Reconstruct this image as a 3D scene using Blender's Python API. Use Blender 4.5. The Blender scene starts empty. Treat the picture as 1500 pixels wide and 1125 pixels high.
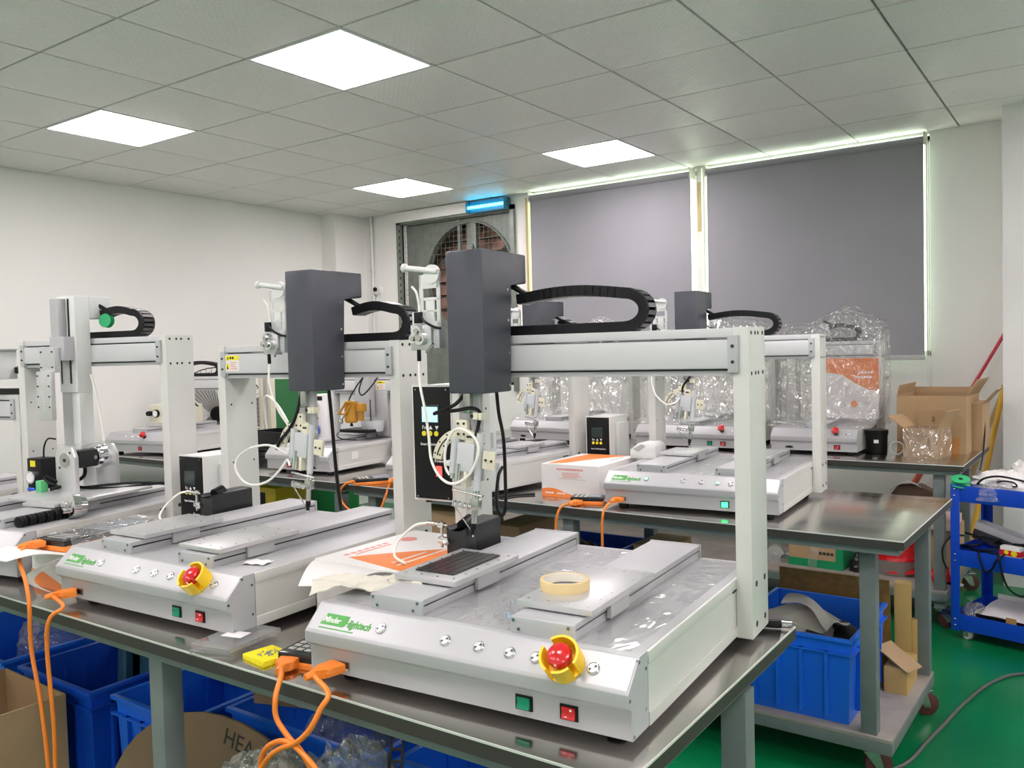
import bpy, bmesh, math, random
from mathutils import Matrix, Vector
random.seed(7)
R = math.radians
scn = bpy.context.scene
col = scn.collection
T = 0.836            # height of the work tables
H = 2.781            # ceiling height

# ---------------------------------------------------------------- camera
def make_camera():
    f, pitch, roll, yaw = 1245.7, -0.0391, -0.0258, -0.6101
    cy, sy = math.cos(yaw), math.sin(yaw)
    fw = Vector((sy*math.cos(pitch), cy*math.cos(pitch), math.sin(pitch)))
    r = Vector((cy, -sy, 0)); u = r.cross(fw)
    r2 = r*math.cos(roll) + u*math.sin(roll); u2 = -r*math.sin(roll) + u*math.cos(roll)
    cd = bpy.data.cameras.new('camera'); co = bpy.data.objects.new('camera', cd); col.objects.link(co)
    m = Matrix.Identity(4)
    for i in range(3):
        m[i][0] = r2[i]; m[i][1] = u2[i]; m[i][2] = -fw[i]
    m[0][3], m[1][3], m[2][3] = 0, 0, 1.45
    co.matrix_world = m
    cd.sensor_width = 36; cd.sensor_fit = 'HORIZONTAL'; cd.lens = f/1500*36
    cd.clip_start = 0.05; cd.clip_end = 200
    scn.camera = co
make_camera()

# ---------------------------------------------------------------- world, exposure
w = bpy.data.worlds.new('sky'); scn.world = w; w.use_nodes = True
bg = w.node_tree.nodes['Background']
bg.inputs[0].default_value = (0.92, 1.0, 0.86, 1); bg.inputs[1].default_value = 7.0
PANEL = 22.5         # strength of the ceiling light panels
scn.view_settings.view_transform = 'Standard'; scn.view_settings.look = 'None'
scn.view_settings.exposure = 0.0; scn.view_settings.gamma = 1.0
scn.view_settings.use_curve_mapping = False
scn.cycles.use_denoising = True
scn.cycles.max_bounces = 10; scn.cycles.transparent_max_bounces = 24
scn.cycles.sample_clamp_indirect = 8.0

# ---------------------------------------------------------------- materials
MAT = {}
def mat(name, c, rough=0.5, metal=0.0, spec=0.5, coat=0.0, emit=None, es=0.0, var=0.0, vs=8.0, stretch=(1,1,1), bump=0.0, bs=60.0, rvar=0.0, alpha=1.0):
    if name in MAT: return MAT[name]
    m = bpy.data.materials.new(name); m.use_nodes = True
    nt = m.node_tree; p = nt.nodes['Principled BSDF']
    c4 = (*c, 1)
    p.inputs['Base Color'].default_value = c4
    p.inputs['Roughness'].default_value = rough; p.inputs['Metallic'].default_value = metal
    p.inputs['Specular IOR Level'].default_value = spec
    if coat: p.inputs['Coat Weight'].default_value = coat; p.inputs['Coat Roughness'].default_value = 0.08
    if emit: p.inputs['Emission Color'].default_value = (*emit, 1); p.inputs['Emission Strength'].default_value = es
    tc = nt.nodes.new('ShaderNodeTexCoord'); mp = nt.nodes.new('ShaderNodeMapping')
    mp.inputs['Scale'].default_value = stretch
    nt.links.new(tc.outputs['Object'], mp.inputs[0])
    nz = nt.nodes.new('ShaderNodeTexNoise'); nz.inputs['Scale'].default_value = vs; nz.inputs['Detail'].default_value = 5
    nt.links.new(mp.outputs[0], nz.inputs['Vector'])
    v = var if var else 0.03
    mr = nt.nodes.new('ShaderNodeMapRange'); mr.inputs[1].default_value = 0.3; mr.inputs[2].default_value = 0.7
    mr.inputs[3].default_value = 1-v; mr.inputs[4].default_value = 1+v*0.5
    nt.links.new(nz.outputs['Fac'], mr.inputs[0])
    mx = nt.nodes.new('ShaderNodeVectorMath'); mx.operation = 'SCALE'
    mx.inputs[0].default_value = c; nt.links.new(mr.outputs[0], mx.inputs['Scale'])
    nt.links.new(mx.outputs[0], p.inputs['Base Color'])
    if rvar:
        m2 = nt.nodes.new('ShaderNodeMapRange'); m2.inputs[1].default_value = .3; m2.inputs[2].default_value = .7
        m2.inputs[3].default_value = max(0.02, rough-rvar); m2.inputs[4].default_value = rough+rvar
        nt.links.new(nz.outputs['Fac'], m2.inputs[0]); nt.links.new(m2.outputs[0], p.inputs['Roughness'])
    if bump:
        n2 = nt.nodes.new('ShaderNodeTexNoise'); n2.inputs['Scale'].default_value = bs; n2.inputs['Detail'].default_value = 3
        nt.links.new(mp.outputs[0], n2.inputs['Vector'])
        b = nt.nodes.new('ShaderNodeBump'); b.inputs['Strength'].default_value = bump; b.inputs['Distance'].default_value = 0.02
        nt.links.new(n2.outputs['Fac'], b.inputs['Height']); nt.links.new(b.outputs[0], p.inputs['Normal'])
    MAT[name] = m
    return m

def film(name, tint=(1,1,1), gloss=0.35, rough=0.12, scale=14.0, strength=0.9, fog=0.06, dist=0.04):
    """clear crinkled plastic: mostly see-through, with a bumpy shine"""
    if name in MAT: return MAT[name]
    m = bpy.data.materials.new(name); m.use_nodes = True; nt = m.node_tree
    for n in list(nt.nodes): nt.nodes.remove(n)
    out = nt.nodes.new('ShaderNodeOutputMaterial'); tr = nt.nodes.new('ShaderNodeBsdfTransparent')
    tr.inputs[0].default_value = (*tint, 1)
    gl = nt.nodes.new('ShaderNodeBsdfGlossy'); gl.inputs['Roughness'].default_value = rough
    df = nt.nodes.new('ShaderNodeBsdfDiffuse'); df.inputs[0].default_value = (.9, .9, .9, 1)
    tc = nt.nodes.new('ShaderNodeTexCoord')
    vo = nt.nodes.new('ShaderNodeTexVoronoi'); vo.feature = 'DISTANCE_TO_EDGE'; vo.inputs['Scale'].default_value = scale
    nz = nt.nodes.new('ShaderNodeTexNoise'); nz.inputs['Scale'].default_value = scale*.8; nz.inputs['Distortion'].default_value = 1.5
    nt.links.new(tc.outputs['Object'], nz.inputs['Vector'])
    ad = nt.nodes.new('ShaderNodeVectorMath'); ad.operation = 'MULTIPLY_ADD'
    ad.inputs[1].default_value = (.25, .25, .25); nt.links.new(nz.outputs['Color'], ad.inputs[0]); nt.links.new(tc.outputs['Object'], ad.inputs[2])
    nt.links.new(ad.outputs[0], vo.inputs['Vector'])
    su = nt.nodes.new('ShaderNodeMath'); su.operation = 'ADD'
    nt.links.new(vo.outputs['Distance'], su.inputs[0]); nt.links.new(nz.outputs['Fac'], su.inputs[1])
    b = nt.nodes.new('ShaderNodeBump'); b.inputs['Strength'].default_value = strength; b.inputs['Distance'].default_value = dist
    nt.links.new(su.outputs[0], b.inputs['Height'])
    nt.links.new(b.outputs[0], gl.inputs['Normal']); nt.links.new(b.outputs[0], df.inputs['Normal'])
    m1 = nt.nodes.new('ShaderNodeMixShader'); m1.inputs[0].default_value = fog
    nt.links.new(tr.outputs[0], m1.inputs[1]); nt.links.new(df.outputs[0], m1.inputs[2])
    fr = nt.nodes.new('ShaderNodeFresnel'); fr.inputs[0].default_value = 1.45; nt.links.new(b.outputs[0], fr.inputs['Normal'])
    mm = nt.nodes.new('ShaderNodeMath'); mm.operation = 'MULTIPLY_ADD'; mm.inputs[1].default_value = 1.0; mm.inputs[2].default_value = gloss*.3
    nt.links.new(fr.outputs[0], mm.inputs[0])
    cl = nt.nodes.new('ShaderNodeClamp'); nt.links.new(mm.outputs[0], cl.inputs[0]); cl.inputs[2].default_value = max(gloss, .1)
    m2 = nt.nodes.new('ShaderNodeMixShader')
    nt.links.new(cl.outputs[0], m2.inputs[0]); nt.links.new(m1.outputs[0], m2.inputs[1]); nt.links.new(gl.outputs[0], m2.inputs[2])
    nt.links.new(m2.outputs[0], out.inputs[0])
    MAT[name] = m
    return m

WALL = mat('wall_paint', (.86,.85,.82), .75, var=.025, vs=1.5, bump=.05, bs=30)
PILLAR = mat('pillar_paint', (.80,.78,.77), .75, var=.05, vs=2.5)
FLOOR = mat('green_epoxy', (.002,.17,.055), .24, var=.12, vs=1.3, rvar=.05, spec=.28)
TILE = mat('ceiling_tile_metal', (.86,.825,.81), .42, var=.05, vs=60, bump=.25, bs=55)
def emboss(m, scale=42, strength=.35):
    nt = m.node_tree; p = nt.nodes['Principled BSDF']; tc = nt.nodes.new('ShaderNodeTexCoord'); mp = nt.nodes.new('ShaderNodeMapping')
    mp.inputs['Rotation'].default_value = (0, 0, R(45)); nt.links.new(tc.outputs['Object'], mp.inputs[0])
    vo = nt.nodes.new('ShaderNodeTexVoronoi'); vo.inputs['Scale'].default_value = scale; vo.inputs['Randomness'].default_value = .08
    nt.links.new(mp.outputs[0], vo.inputs['Vector'])
    nz = nt.nodes.new('ShaderNodeTexNoise'); nz.inputs['Scale'].default_value = 1.3; nt.links.new(tc.outputs['Object'], nz.inputs['Vector'])
    b = nt.nodes.new('ShaderNodeBump'); b.inputs['Strength'].default_value = strength; b.inputs['Distance'].default_value = .01
    nt.links.new(vo.outputs['Distance'], b.inputs['Height'])
    b2 = nt.nodes.new('ShaderNodeBump'); b2.inputs['Strength'].default_value = .25; b2.inputs['Distance'].default_value = .05
    nt.links.new(nz.outputs['Fac'], b2.inputs['Height']); nt.links.new(b2.outputs[0], b.inputs['Normal']); nt.links.new(b.outputs[0], p.inputs['Normal'])
emboss(TILE)
TBAR = mat('ceiling_gap', (.07,.07,.065), .7)
LIGHTFRAME = mat('light_frame', (.8,.8,.8), .4)
LIGHT = mat('light_diffuser', (1,1,1), .5, emit=(1,.908,.93), es=PANEL)
BLIND = mat('blind_fabric', (.31,.31,.335), .8, var=.04, vs=3, bump=.05, bs=250)
BLINDRAIL = mat('blind_rail', (.50,.50,.49), .4)
WINFRAME = mat('window_frame_white', (.75,.75,.68), .5)
WOOD = mat('bare_wood', (.55,.42,.22), .7, var=.2, vs=10, stretch=(8,8,1))
SILVER = mat('anodised_aluminium', (.46,.46,.475), .37, metal=.12, var=.03, vs=3)
BEAMW = mat('satin_white_aluminium', (.62,.62,.635), .34, metal=.1)
SILVER2 = mat('brushed_aluminium', (.66,.66,.67), .33, metal=.6, var=.04, vs=40, stretch=(1,.03,1))
ENDCAP = mat('grey_paint', (.46,.47,.49), .45, var=.03)
WHITEP = mat('white_powder_coat', (.72,.73,.72), .38, var=.03)
GREENISH = mat('pale_grey_powder_coat', (.635,.64,.61), .32, var=.03)
GROOVE = mat('dark_groove', (.015,.015,.018), .5)
HAMMER = mat('dark_hammered_paint', (.060,.063,.080), .24, bump=.10, bs=420, var=.04)
CHAIN = mat('black_nylon', (.008,.008,.010), .38, spec=.3)
CHAINLINK = mat('black_nylon_gloss', (.05,.05,.055), .22)
BLACK = mat('black_plastic', (.006,.006,.007), .35, spec=.25)
BLACKM = mat('black_anodised', (.022,.023,.025), .34, metal=.2)
SCREW = mat('screw_steel', (.45,.45,.46), .25, metal=1)
HOLE = mat('screw_hole', (.02,.02,.02), .6)
CHROME = mat('chrome', (.75,.75,.76), .12, metal=1)
STEEL = mat('steel', (.55,.54,.52), .25, metal=1, var=.08, vs=20)
CREAM = mat('cream_anodised', (.74,.71,.56), .4, var=.04)
CLEARP = mat('clear_grey_acrylic', (.58,.60,.62), .15, var=.03)
PTFE = mat('white_tube', (.88,.87,.82), .35)
RUBBER = mat('rubber', (.02,.02,.02), .7)
RED = mat('red_plastic', (.62,.015,.02), .22, coat=.4)
REDLIT = mat('red_lit_switch', (.8,.03,.03), .3, emit=(1,.05,.04), es=3.0)
GREEN = mat('green_switch', (.0,.20,.10), .3, emit=(0,.3,.15), es=.15)
GREENLIT = mat('green_lit', (.05,.8,.25), .3, emit=(.05,1,.25), es=3.0)
YELLOW = mat('yellow_plastic', (.95,.60,.010), .4, var=.03)
ORANGE = mat('orange_cable', (.88,.24,.028), .42, var=.03)
LOGO = mat('logo_green', (.07,.36,.06), .5)
LOGOW = mat('logo_pale', (.70,.80,.68), .5)
TXT = mat('white_print', (.85,.85,.85), .5)
TXTK = mat('black_print', (.03,.03,.03), .6)
LCD = mat('lcd_lit', (.45,.75,.85), .2, emit=(.45,.80,.95), es=.75)
LCDOFF = mat('lcd_dark', (.03,.045,.04), .12)
KEY = mat('yellow_key', (.85,.75,.02), .4)
STAIN = mat('stainless_top', (.62,.59,.56), .19, metal=1, var=.10, vs=2.5, stretch=(1,3.0,1), rvar=.06)
FRAME = mat('grey_table_paint', (.165,.19,.19), .48, var=.12, vs=14)
RIM = mat('edge_highlight', (.82,.81,.78), .35, metal=.3)  # pale strip paints the light caught by the bent tabletop edge
LIP = mat('lip_dark_reflection', (.05,.047,.042), .55, spec=.3, var=.06)  # dark reflection on the tabletop lip, put into a matte base colour
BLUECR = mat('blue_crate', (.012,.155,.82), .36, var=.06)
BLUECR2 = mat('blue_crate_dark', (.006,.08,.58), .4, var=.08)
BLUETR = mat('blue_trolley_paint', (.004,.06,.52), .33, var=.06)
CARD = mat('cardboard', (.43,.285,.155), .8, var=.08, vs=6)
CARDIN = mat('cardboard_inside', (.36,.225,.12), .85, var=.08, vs=6)
BOXW = mat('white_carton', (.80,.78,.77), .5, var=.03)
BOXO = mat('carton_orange', (.85,.24,.05), .5)
BOXR = mat('carton_red_print', (.78,.30,.27), .6)
PAPER = mat('paper', (.84,.80,.81), .7)
TISSUE = mat('tissue', (.66,.63,.55), .9)
TAPE = mat('masking_tape', (.72,.56,.29), .8)
TAPEIN = mat('tape_core', (.72,.67,.58), .8)
CELL = mat('black_cell', (.02,.02,.022), .3)
TABLET = mat('tablet_black', (.015,.016,.018), .15)
TABGLASS = mat('tablet_glass', (.25,.30,.35), .08)
SPONGE = mat('yellow_sponge', (.85,.74,.01), .8, bump=.4, bs=120)
FILM = film('wrapping_film', gloss=.30, rough=.05, scale=6, strength=1.0, fog=.12, dist=.10)
BAG = film('clear_bag', tint=(.95,.95,.95), gloss=.20, rough=.18, scale=9, strength=.7, fog=.13)
PET = film('clear_case', gloss=.35, rough=.05, scale=4, strength=.15, fog=.12)
BASEFILM = film('protective_film', gloss=.22, rough=.06, scale=6, strength=.16, fog=.0)
GLASS = film('window_glass', tint=(.95,1,.95), gloss=.10, rough=.02, scale=1, strength=0, fog=0)
REDBAG = mat('red_plastic_bag', (.65,.01,.015), .3, bump=.6, bs=18)
WHITEBAG = mat('white_plastic_bag', (.80,.78,.77), .35, bump=.7, bs=16)
GREENB = mat('green_board', (.02,.22,.06), .5)
GREENSP = mat('green_spool', (.03,.42,.16), .4)
AMBER = mat('amber_anodised', (.55,.27,.03), .35, metal=.3)
BLUEK = mat('blue_knob', (.01,.10,.62), .35)
LILAC = mat('lilac_plastic', (.62,.50,.60), .5)
FANGREY = mat('fan_galvanised', (.22,.245,.215), .5, metal=.3, var=.2, vs=12)
FANDARK = mat('fan_dark', (.06,.06,.055), .6)
RUST = mat('rusty_louver', (.42,.23,.17), .7, var=.25, vs=14)
UV = mat('uv_tube', (.2,.8,1), .4, emit=(.06,.62,1), es=9)
TEAL = mat('lamp_housing', (.02,.16,.24), .4)
BROWN = mat('brown_wood', (.16,.10,.07), .7)
BROWNTAPE = mat('brown_tape_board', (.25,.14,.035), .35, var=.2, vs=20, bump=.4, bs=30)
POLEY = mat('yellow_pole', (.72,.40,.03), .5, var=.1)
POLER = mat('red_pole', (.45,.02,.04), .45)
GREYBOX = mat('grey_plastic', (.42,.42,.40), .5)

# ---------------------------------------------------------------- mesh builder
def catmull(pts, n=8, closed=False):
    P = [Vector(p) for p in pts]
    if len(P) < 3: return P
    out = []
    N = len(P)
    for i in range(N if closed else N-1):
        if closed: a, b, c, d = P[(i-1) % N], P[i], P[(i+1) % N], P[(i+2) % N]
        else: a, b, c, d = P[max(i-1,0)], P[i], P[i+1], P[min(i+2,N-1)]
        for k in range(n):
            t = k/n
            out.append(.5*((2*b)+(c-a)*t+(2*a-5*b+4*c-d)*t*t+(3*b-a-3*c+d)*t**3))
    if not closed: out.append(P[-1])
    return out

class MB:
    def __init__(s, M=None):
        s.bm = bmesh.new(); s.M = M or Matrix.Identity(4); s.mats = []
    def mi(s, m):
        if m not in s.mats: s.mats.append(m)
        return s.mats.index(m)
    def v(s, p): return s.bm.verts.new(s.M @ Vector(p))
    def face(s, vs, i):
        try:
            f = s.bm.faces.new(vs); f.material_index = i; return f
        except ValueError: return None
    def box(s, x0, x1, y0, y1, z0, z1, m, bev=0.0, M=None):
        i = s.mi(m)
        old = s.M
        if M is not None: s.M = old @ M
        vs = [s.v((x, y, z)) for z in (z0, z1) for y in (y0, y1) for x in (x0, x1)]
        fs = [s.face([vs[k] for k in q], i) for q in ((0,2,3,1),(4,5,7,6),(0,1,5,4),(2,6,7,3),(0,4,6,2),(1,3,7,5))]
        s.M = old
        if bev > 0:
            es = list({e for f in fs for e in f.edges})
            r = bmesh.ops.bevel(s.bm, geom=es, offset=bev, segments=2, affect='EDGES', profile=.6, clamp_overlap=True)
            for f in r['faces']: f.material_index = i
        return s
    def prism(s, prof, axis, a, b, m, bev=0.0):
        """prof: list of 2D points; axis x: (y,z), y: (x,z), z: (x,y)"""
        i = s.mi(m)
        def P(q, t):
            return {'x': (t, q[0], q[1]), 'y': (q[0], t, q[1]), 'z': (q[0], q[1], t)}[axis]
        A = [s.v(P(q, a)) for q in prof]; B = [s.v(P(q, b)) for q in prof]
        n = len(prof); fs = []
        fs.append(s.face(A, i)); fs.append(s.face(B[::-1], i))
        for k in range(n): fs.append(s.face([A[k], B[k], B[(k+1) % n], A[(k+1) % n]], i))
        if bev > 0:
            es = list({e for f in fs if f for e in f.edges})
            r = bmesh.ops.bevel(s.bm, geom=es, offset=bev, segments=2, affect='EDGES', profile=.6, clamp_overlap=True)
            for f in r['faces']: f.material_index = i
        return s
    def cyl(s, p0, p1, r, m, seg=16, r2=None, cap=True):
        i = s.mi(m); p0, p1 = Vector(p0), Vector(p1); d = (p1-p0).normalized()
        u = d.orthogonal().normalized(); w_ = d.cross(u); r2 = r if r2 is None else r2
        A, B = [], []
        for k in range(seg):
            t = 2*math.pi*k/seg; o = u*math.cos(t)+w_*math.sin(t)
            A.append(s.v(p0+o*r)); B.append(s.v(p1+o*r2))
        for k in range(seg): s.face([A[k], A[(k+1) % seg], B[(k+1) % seg], B[k]], i)
        if cap: s.face(A[::-1], i); s.face(B, i)
        return s
    def lathe(s, prof, p, d, m, seg=24, ms=None):
        """prof: list of (radius, height along d)"""
        i = s.mi(m); p = Vector(p); d = Vector(d).normalized(); u = d.orthogonal().normalized(); w_ = d.cross(u)
        rings = []
        for r, h in prof:
            rings.append([s.v(p+d*h+(u*math.cos(2*math.pi*k/seg)+w_*math.sin(2*math.pi*k/seg))*max(r, 1e-5)) for k in range(seg)])
        for j in range(len(rings)-1):
            ii = s.mi(ms[j]) if ms else i
            for k in range(seg): s.face([rings[j][k], rings[j][(k+1) % seg], rings[j+1][(k+1) % seg], rings[j+1][k]], ii)
        s.face(rings[0][::-1], s.mi(ms[0]) if ms else i); s.face(rings[-1], s.mi(ms[-1]) if ms else i)
        return s
    def tube(s, pts, r, m, seg=8, n=8, closed=False, raw=False):
        i = s.mi(m); P = [Vector(p) for p in pts] if raw else catmull(pts, n, closed)
        N = len(P); rings = []; u = None
        for k in range(N):
            a = P[(k-1) % N] if closed else P[max(k-1, 0)]; b = P[(k+1) % N] if closed else P[min(k+1, N-1)]
            t = (b-a)
            if t.length < 1e-9: t = Vector((0, 0, 1))
            t.normalize()
            if u is None: u = t.orthogonal().normalized()
            u = (u - t*u.dot(t))
            u = u.normalized() if u.length > 1e-6 else t.orthogonal().normalized()
            w_ = t.cross(u)
            rings.append([s.v(P[k]+(u*math.cos(2*math.pi*j/seg)+w_*math.sin(2*math.pi*j/seg))*r) for j in range(seg)])
        for k in range(N if closed else N-1):
            A, B = rings[k], rings[(k+1) % N]
            for j in range(seg): s.face([A[j], A[(j+1) % seg], B[(j+1) % seg], B[j]], i)
        if not closed: s.face(rings[0][::-1], i); s.face(rings[-1], i)
        return s
    def ball(s, c, rx, ry, rz, m, seg=20, rings=12, noise=0.0, top=1.0, bot=-1.0):
        i = s.mi(m); c = Vector(c); G = []
        for a in range(rings+1):
            th = math.pi*(a/rings)
            zz = max(bot, min(top, math.cos(th)))
            row = []
            for b in range(seg):
                ph = 2*math.pi*b/seg; k = 1+random.uniform(-noise, noise) if 0 < a < rings else 1
                row.append(s.v(c+Vector((rx*math.sin(th)*math.cos(ph)*k, ry*math.sin(th)*math.sin(ph)*k, rz*zz*k))))
            G.append(row)
        for a in range(rings):
            for b in range(seg): s.face([G[a][b], G[a+1][b], G[a+1][(b+1) % seg], G[a][(b+1) % seg]], i)
        return s
    def sheet(s, fn, nu, nv, m, th=0.0):
        """fn(u,v)->point; th gives it thickness along local normal (approx z)"""
        i = s.mi(m)
        G = [[s.v(fn(a/nu, b/nv)) for b in range(nv+1)] for a in range(nu+1)]
        for a in range(nu):
            for b in range(nv): s.face([G[a][b], G[a+1][b], G[a+1][b+1], G[a][b+1]], i)
        if th:
            off = Vector(th) if not isinstance(th, float) else Vector((0, 0, -th))
            K = [[s.v(Vector(fn(a/nu, b/nv))+off) for b in range(nv+1)] for a in range(nu+1)]
            for a in range(nu):
                for b in range(nv): s.face([K[a][b], K[a][b+1], K[a+1][b+1], K[a+1][b]], i)
            for a in range(nu):
                s.face([G[a][0], K[a][0], K[a+1][0], G[a+1][0]], i); s.face([G[a][nv], G[a+1][nv], K[a+1][nv], K[a][nv]], i)
            for b in range(nv):
                s.face([G[0][b], G[0][b+1], K[0][b+1], K[0][b]], i); s.face([G[nu][b], K[nu][b], K[nu][b+1], G[nu][b+1]], i)
        return s
    def build(s, name, parent=None, loc=None, rz=0.0, smooth=40):
        bmesh.ops.recalc_face_normals(s.bm, faces=s.bm.faces[:])
        me = bpy.data.meshes.new(name); s.bm.to_mesh(me); s.bm.free()
        for m in s.mats: me.materials.append(m)
        me.polygons.foreach_set('use_smooth', [True]*len(me.polygons))
        me.set_sharp_from_angle(angle=R(smooth))
        o = bpy.data.objects.new(name, me); col.objects.link(o)
        if parent: o.parent = parent
        if loc is not None: o.location = loc
        o.rotation_euler.z = rz
        return o

def tag(o, label, cat, group=None, kind=None):
    o['label'] = label; o['category'] = cat
    if group: o['group'] = group
    if kind: o['kind'] = kind
    return o
def struct(o):
    o['kind'] = 'structure'; return o
def empty(name, loc, rz=0.0):
    o = bpy.data.objects.new(name, None); col.objects.link(o); o.empty_display_size = .05
    o.location = loc; o.rotation_euler.z = rz; return o
def copy_tree(o, parent=None):
    c = o.copy(); col.objects.link(c)
    if parent: c.parent = parent
    for ch in list(o.children): copy_tree(ch, c)
    return c

TXTC = {}
def text(body, size, m, parent, M, name='lettering', shear=0.0, ext=0.0004, align='LEFT', sx=1.0, bold=0.0):
    """flat printed lettering lying in the XY plane of M"""
    key = (body, size, m.name, shear, align, sx, bold)
    if key not in TXTC:
        cu = bpy.data.curves.new('t', 'FONT'); cu.body = body; cu.size = size; cu.shear = shear; cu.extrude = ext; cu.align_x = align; cu.offset = bold
        cu.resolution_u = 3
        o = bpy.data.objects.new('t', cu); col.objects.link(o)
        bpy.context.view_layer.update()
        me = bpy.data.meshes.new_from_object(o.evaluated_get(bpy.context.evaluated_depsgraph_get()))
        bpy.data.objects.remove(o); bpy.data.curves.remove(cu)
        if sx != 1.0: me.transform(Matrix.Scale(sx, 4, (1, 0, 0)))
        me.materials.clear(); me.materials.append(m); TXTC[key] = me
    o = bpy.data.objects.new(name, TXTC[key]); col.objects.link(o)
    if parent: o.parent = parent
    o.matrix_local = M
    return o
def frame_M(origin, xdir, ydir):
    x = Vector(xdir).normalized(); y = Vector(ydir).normalized(); z = x.cross(y)
    m = Matrix.Identity(4)
    for i in range(3):
        m[i][0], m[i][1], m[i][2], m[i][3] = x[i], y[i], z[i], origin[i]
    return m
def FRONT(x, y, z): return frame_M((x, y, z), (1,0,0), (0,0,1))     # print facing -y

# ================================================================ THE ROOM
XL, YW, XP, YP, XR, YB = -6.12, 6.05, -0.49, 5.68, 3.2, -3.2
m = MB(); m.box(XL-.1, XR+.1, YB-.1, YW+.3, -.1, 0, FLOOR); struct(m.build('floor'))
m = MB(); m.box(XL-.2, XL, YB, YW+.2, 0, H+.1, WALL); struct(m.build('wall_left'))
m = MB(); m.box(XR, XR+.2, YB, YW, 0, H+.1, WALL); struct(m.build('wall_right'))
m = MB(); m.box(XL, XR, YB-.2, YB, 0, H+.1, WALL); struct(m.build('wall_rear'))
m = MB()
FX0, FX1, FZ0, FZ1 = -5.45, -4.19, 1.15, 2.665
W1 = (-4.01, -2.50); W2 = (-2.44, -0.925); WZ = (1.345, 2.765)
xs = [XL, FX0, FX1, W1[0], W1[1], W2[0], W2[1], XP+.1]
for a, b, lo, hi in ((xs[0], xs[1], None, None), (xs[1], xs[2], FZ0, FZ1), (xs[2], xs[3], None, None), (xs[3], xs[4], *WZ), (xs[4], xs[5], None, None), (xs[5], xs[6], *WZ), (xs[6], xs[7], None, None)):
    if lo is None: m.box(a, b, YW, YW+.14, 0, H+.1, WALL)
    else:
        m.box(a, b, YW, YW+.14, 0, lo, WALL); m.box(a, b, YW, YW+.14, hi, H+.1, WALL)
struct(m.build('wall_back'))
m = MB(); m.box(XP, XR, YP, YP+.5, 0, H+.1, PILLAR); struct(m.build('wall_pillar'))
m = MB(); m.box(XL, -5.93, 5.65, YW, 0, H+.05, WALL); struct(m.build('wall_column'))
m = MB(); m.cyl((-5.83, YW-.02, 0), (-5.83, YW-.02, H), .016, WHITEP, 10)
for z in (1.2, 2.0, 2.25): m.box(-5.852, -5.808, YW-.04, YW, z, z+.012, WHITEP)
struct(m.build('trim_1'))
m = MB(); m.box(XL, XL+.012, YB, 5.65, 0, .09, PILLAR); struct(m.build('baseboard_left'))

# ---- ceiling of square metal tiles, light panels dropped into four of the visible cells
GX, GY, GS = -2.554, 2.4975, 0.6
lights = [(-1, 0), (-4, 0), (-1, 4), (-4, 4), (-1, -4), (-4, -4), (2, 0), (2, -4), (2, -8), (-1, -8), (-4, -8), (5, 0), (5, 4), (5, -4), (5, -8), (8, 2), (8, -2), (8, -6)]  # the last entries are unseen panels added to brighten right-hand faces
m = MB(); m.box(XL-.2, XR+.2, YB-.2, YW+.2, H+.018, H+.1, TBAR)
for i in range(-7, 11):
    for j in range(-10, 7):
        if (i, j) in lights: continue
        x0, x1 = max(GX+i*GS, XL), min(GX+(i+1)*GS, XR); y0, y1 = max(GY+j*GS, YB), min(GY+(j+1)*GS, YW)
        if x1-x0 < .02 or y1-y0 < .02: continue
        dz = random.uniform(-.0012, .0012)
        m.box(x0+.0055, x1-.0055, y0+.0055, y1-.0055, H+dz, H+.02, TILE, .003)
struct(m.build('ceiling'))
seen = {(-1,0):'biggest square light panel in the ceiling, nearest the camera at the top', (-4,0):'square ceiling light panel above the long blank wall, furthest left',
        (-1,4):'square ceiling light panel just before the pale window blinds', (-4,4):'smallest square ceiling light panel, near the blue tube lamp and exhaust fan'}
for (i, j) in lights:
    t = empty('ceiling_light', (GX+(i+.5)*GS, GY+(j+.5)*GS, H))
    tag(t, seen.get((i, j), 'unseen square ceiling light panel, the rightmost ones added to brighten right-hand faces'), 'ceiling light', 'square ceiling light panels')
    f = MB()
    for a, b, c, d in ((-.297,.297,-.297,-.282), (-.297,.297,.282,.297), (-.297,-.282,-.282,.282), (.282,.297,-.282,.282)): f.box(a, b, c, d, -.002, .016, LIGHTFRAME)
    f.build('frame', t)
    f = MB(); f.box(-.282, .282, -.282, .282, .002, .014, LIGHT); f.build('diffuser', t)

# ---- windows and roller blinds
for n, (a, b) in enumerate((W1, W2)):
    t = empty('window_%d' % (n+1), ((a+b)/2, YW+.08, WZ[0])); t['kind'] = 'structure'
    hw = (b-a)/2; hz = WZ[1]-WZ[0]
    f = MB()
    for q in ((-hw, -hw+.035, 0, hz), (hw-.035, hw, 0, hz), (-.02, .02, 0, hz), (-hw, hw, 0, .035), (-hw, hw, hz-.035, hz)): f.box(q[0], q[1], -.02, .02, q[2], q[3], WINFRAME)
    struct(f.build('window_frame', t))
    f = MB(); f.box(-hw+.03, hw-.03, -.003, .003, .03, hz-.03, GLASS); struct(f.build('window_pane', t))
m = MB(); m.box(-2.488, -2.452, YW-.035, YW+.01, 1.3, 2.765, WINFRAME); m.box(-2.484, -2.458, YW-.042, YW-.034, 2.3, 2.66, WOOD)
m.box(-4.032, -4.008, YW-.02, YW+.01, 1.2, 2.74, WOOD); struct(m.build('trim_2'))
m = MB()
m.box(-5.50, -5.45, YW-.03, YW+.02, 1.1, 2.70, FANGREY); m.box(-4.19, -4.15, YW-.03, YW+.02, 1.1, 2.70, FANGREY); m.box(-5.50, -4.15, YW-.03, YW+.02, 2.66, 2.70, FANGREY)
m.box(-5.50, -4.63, YW-.05, YW-.03, 2.68, 2.775, WALL)
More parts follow.
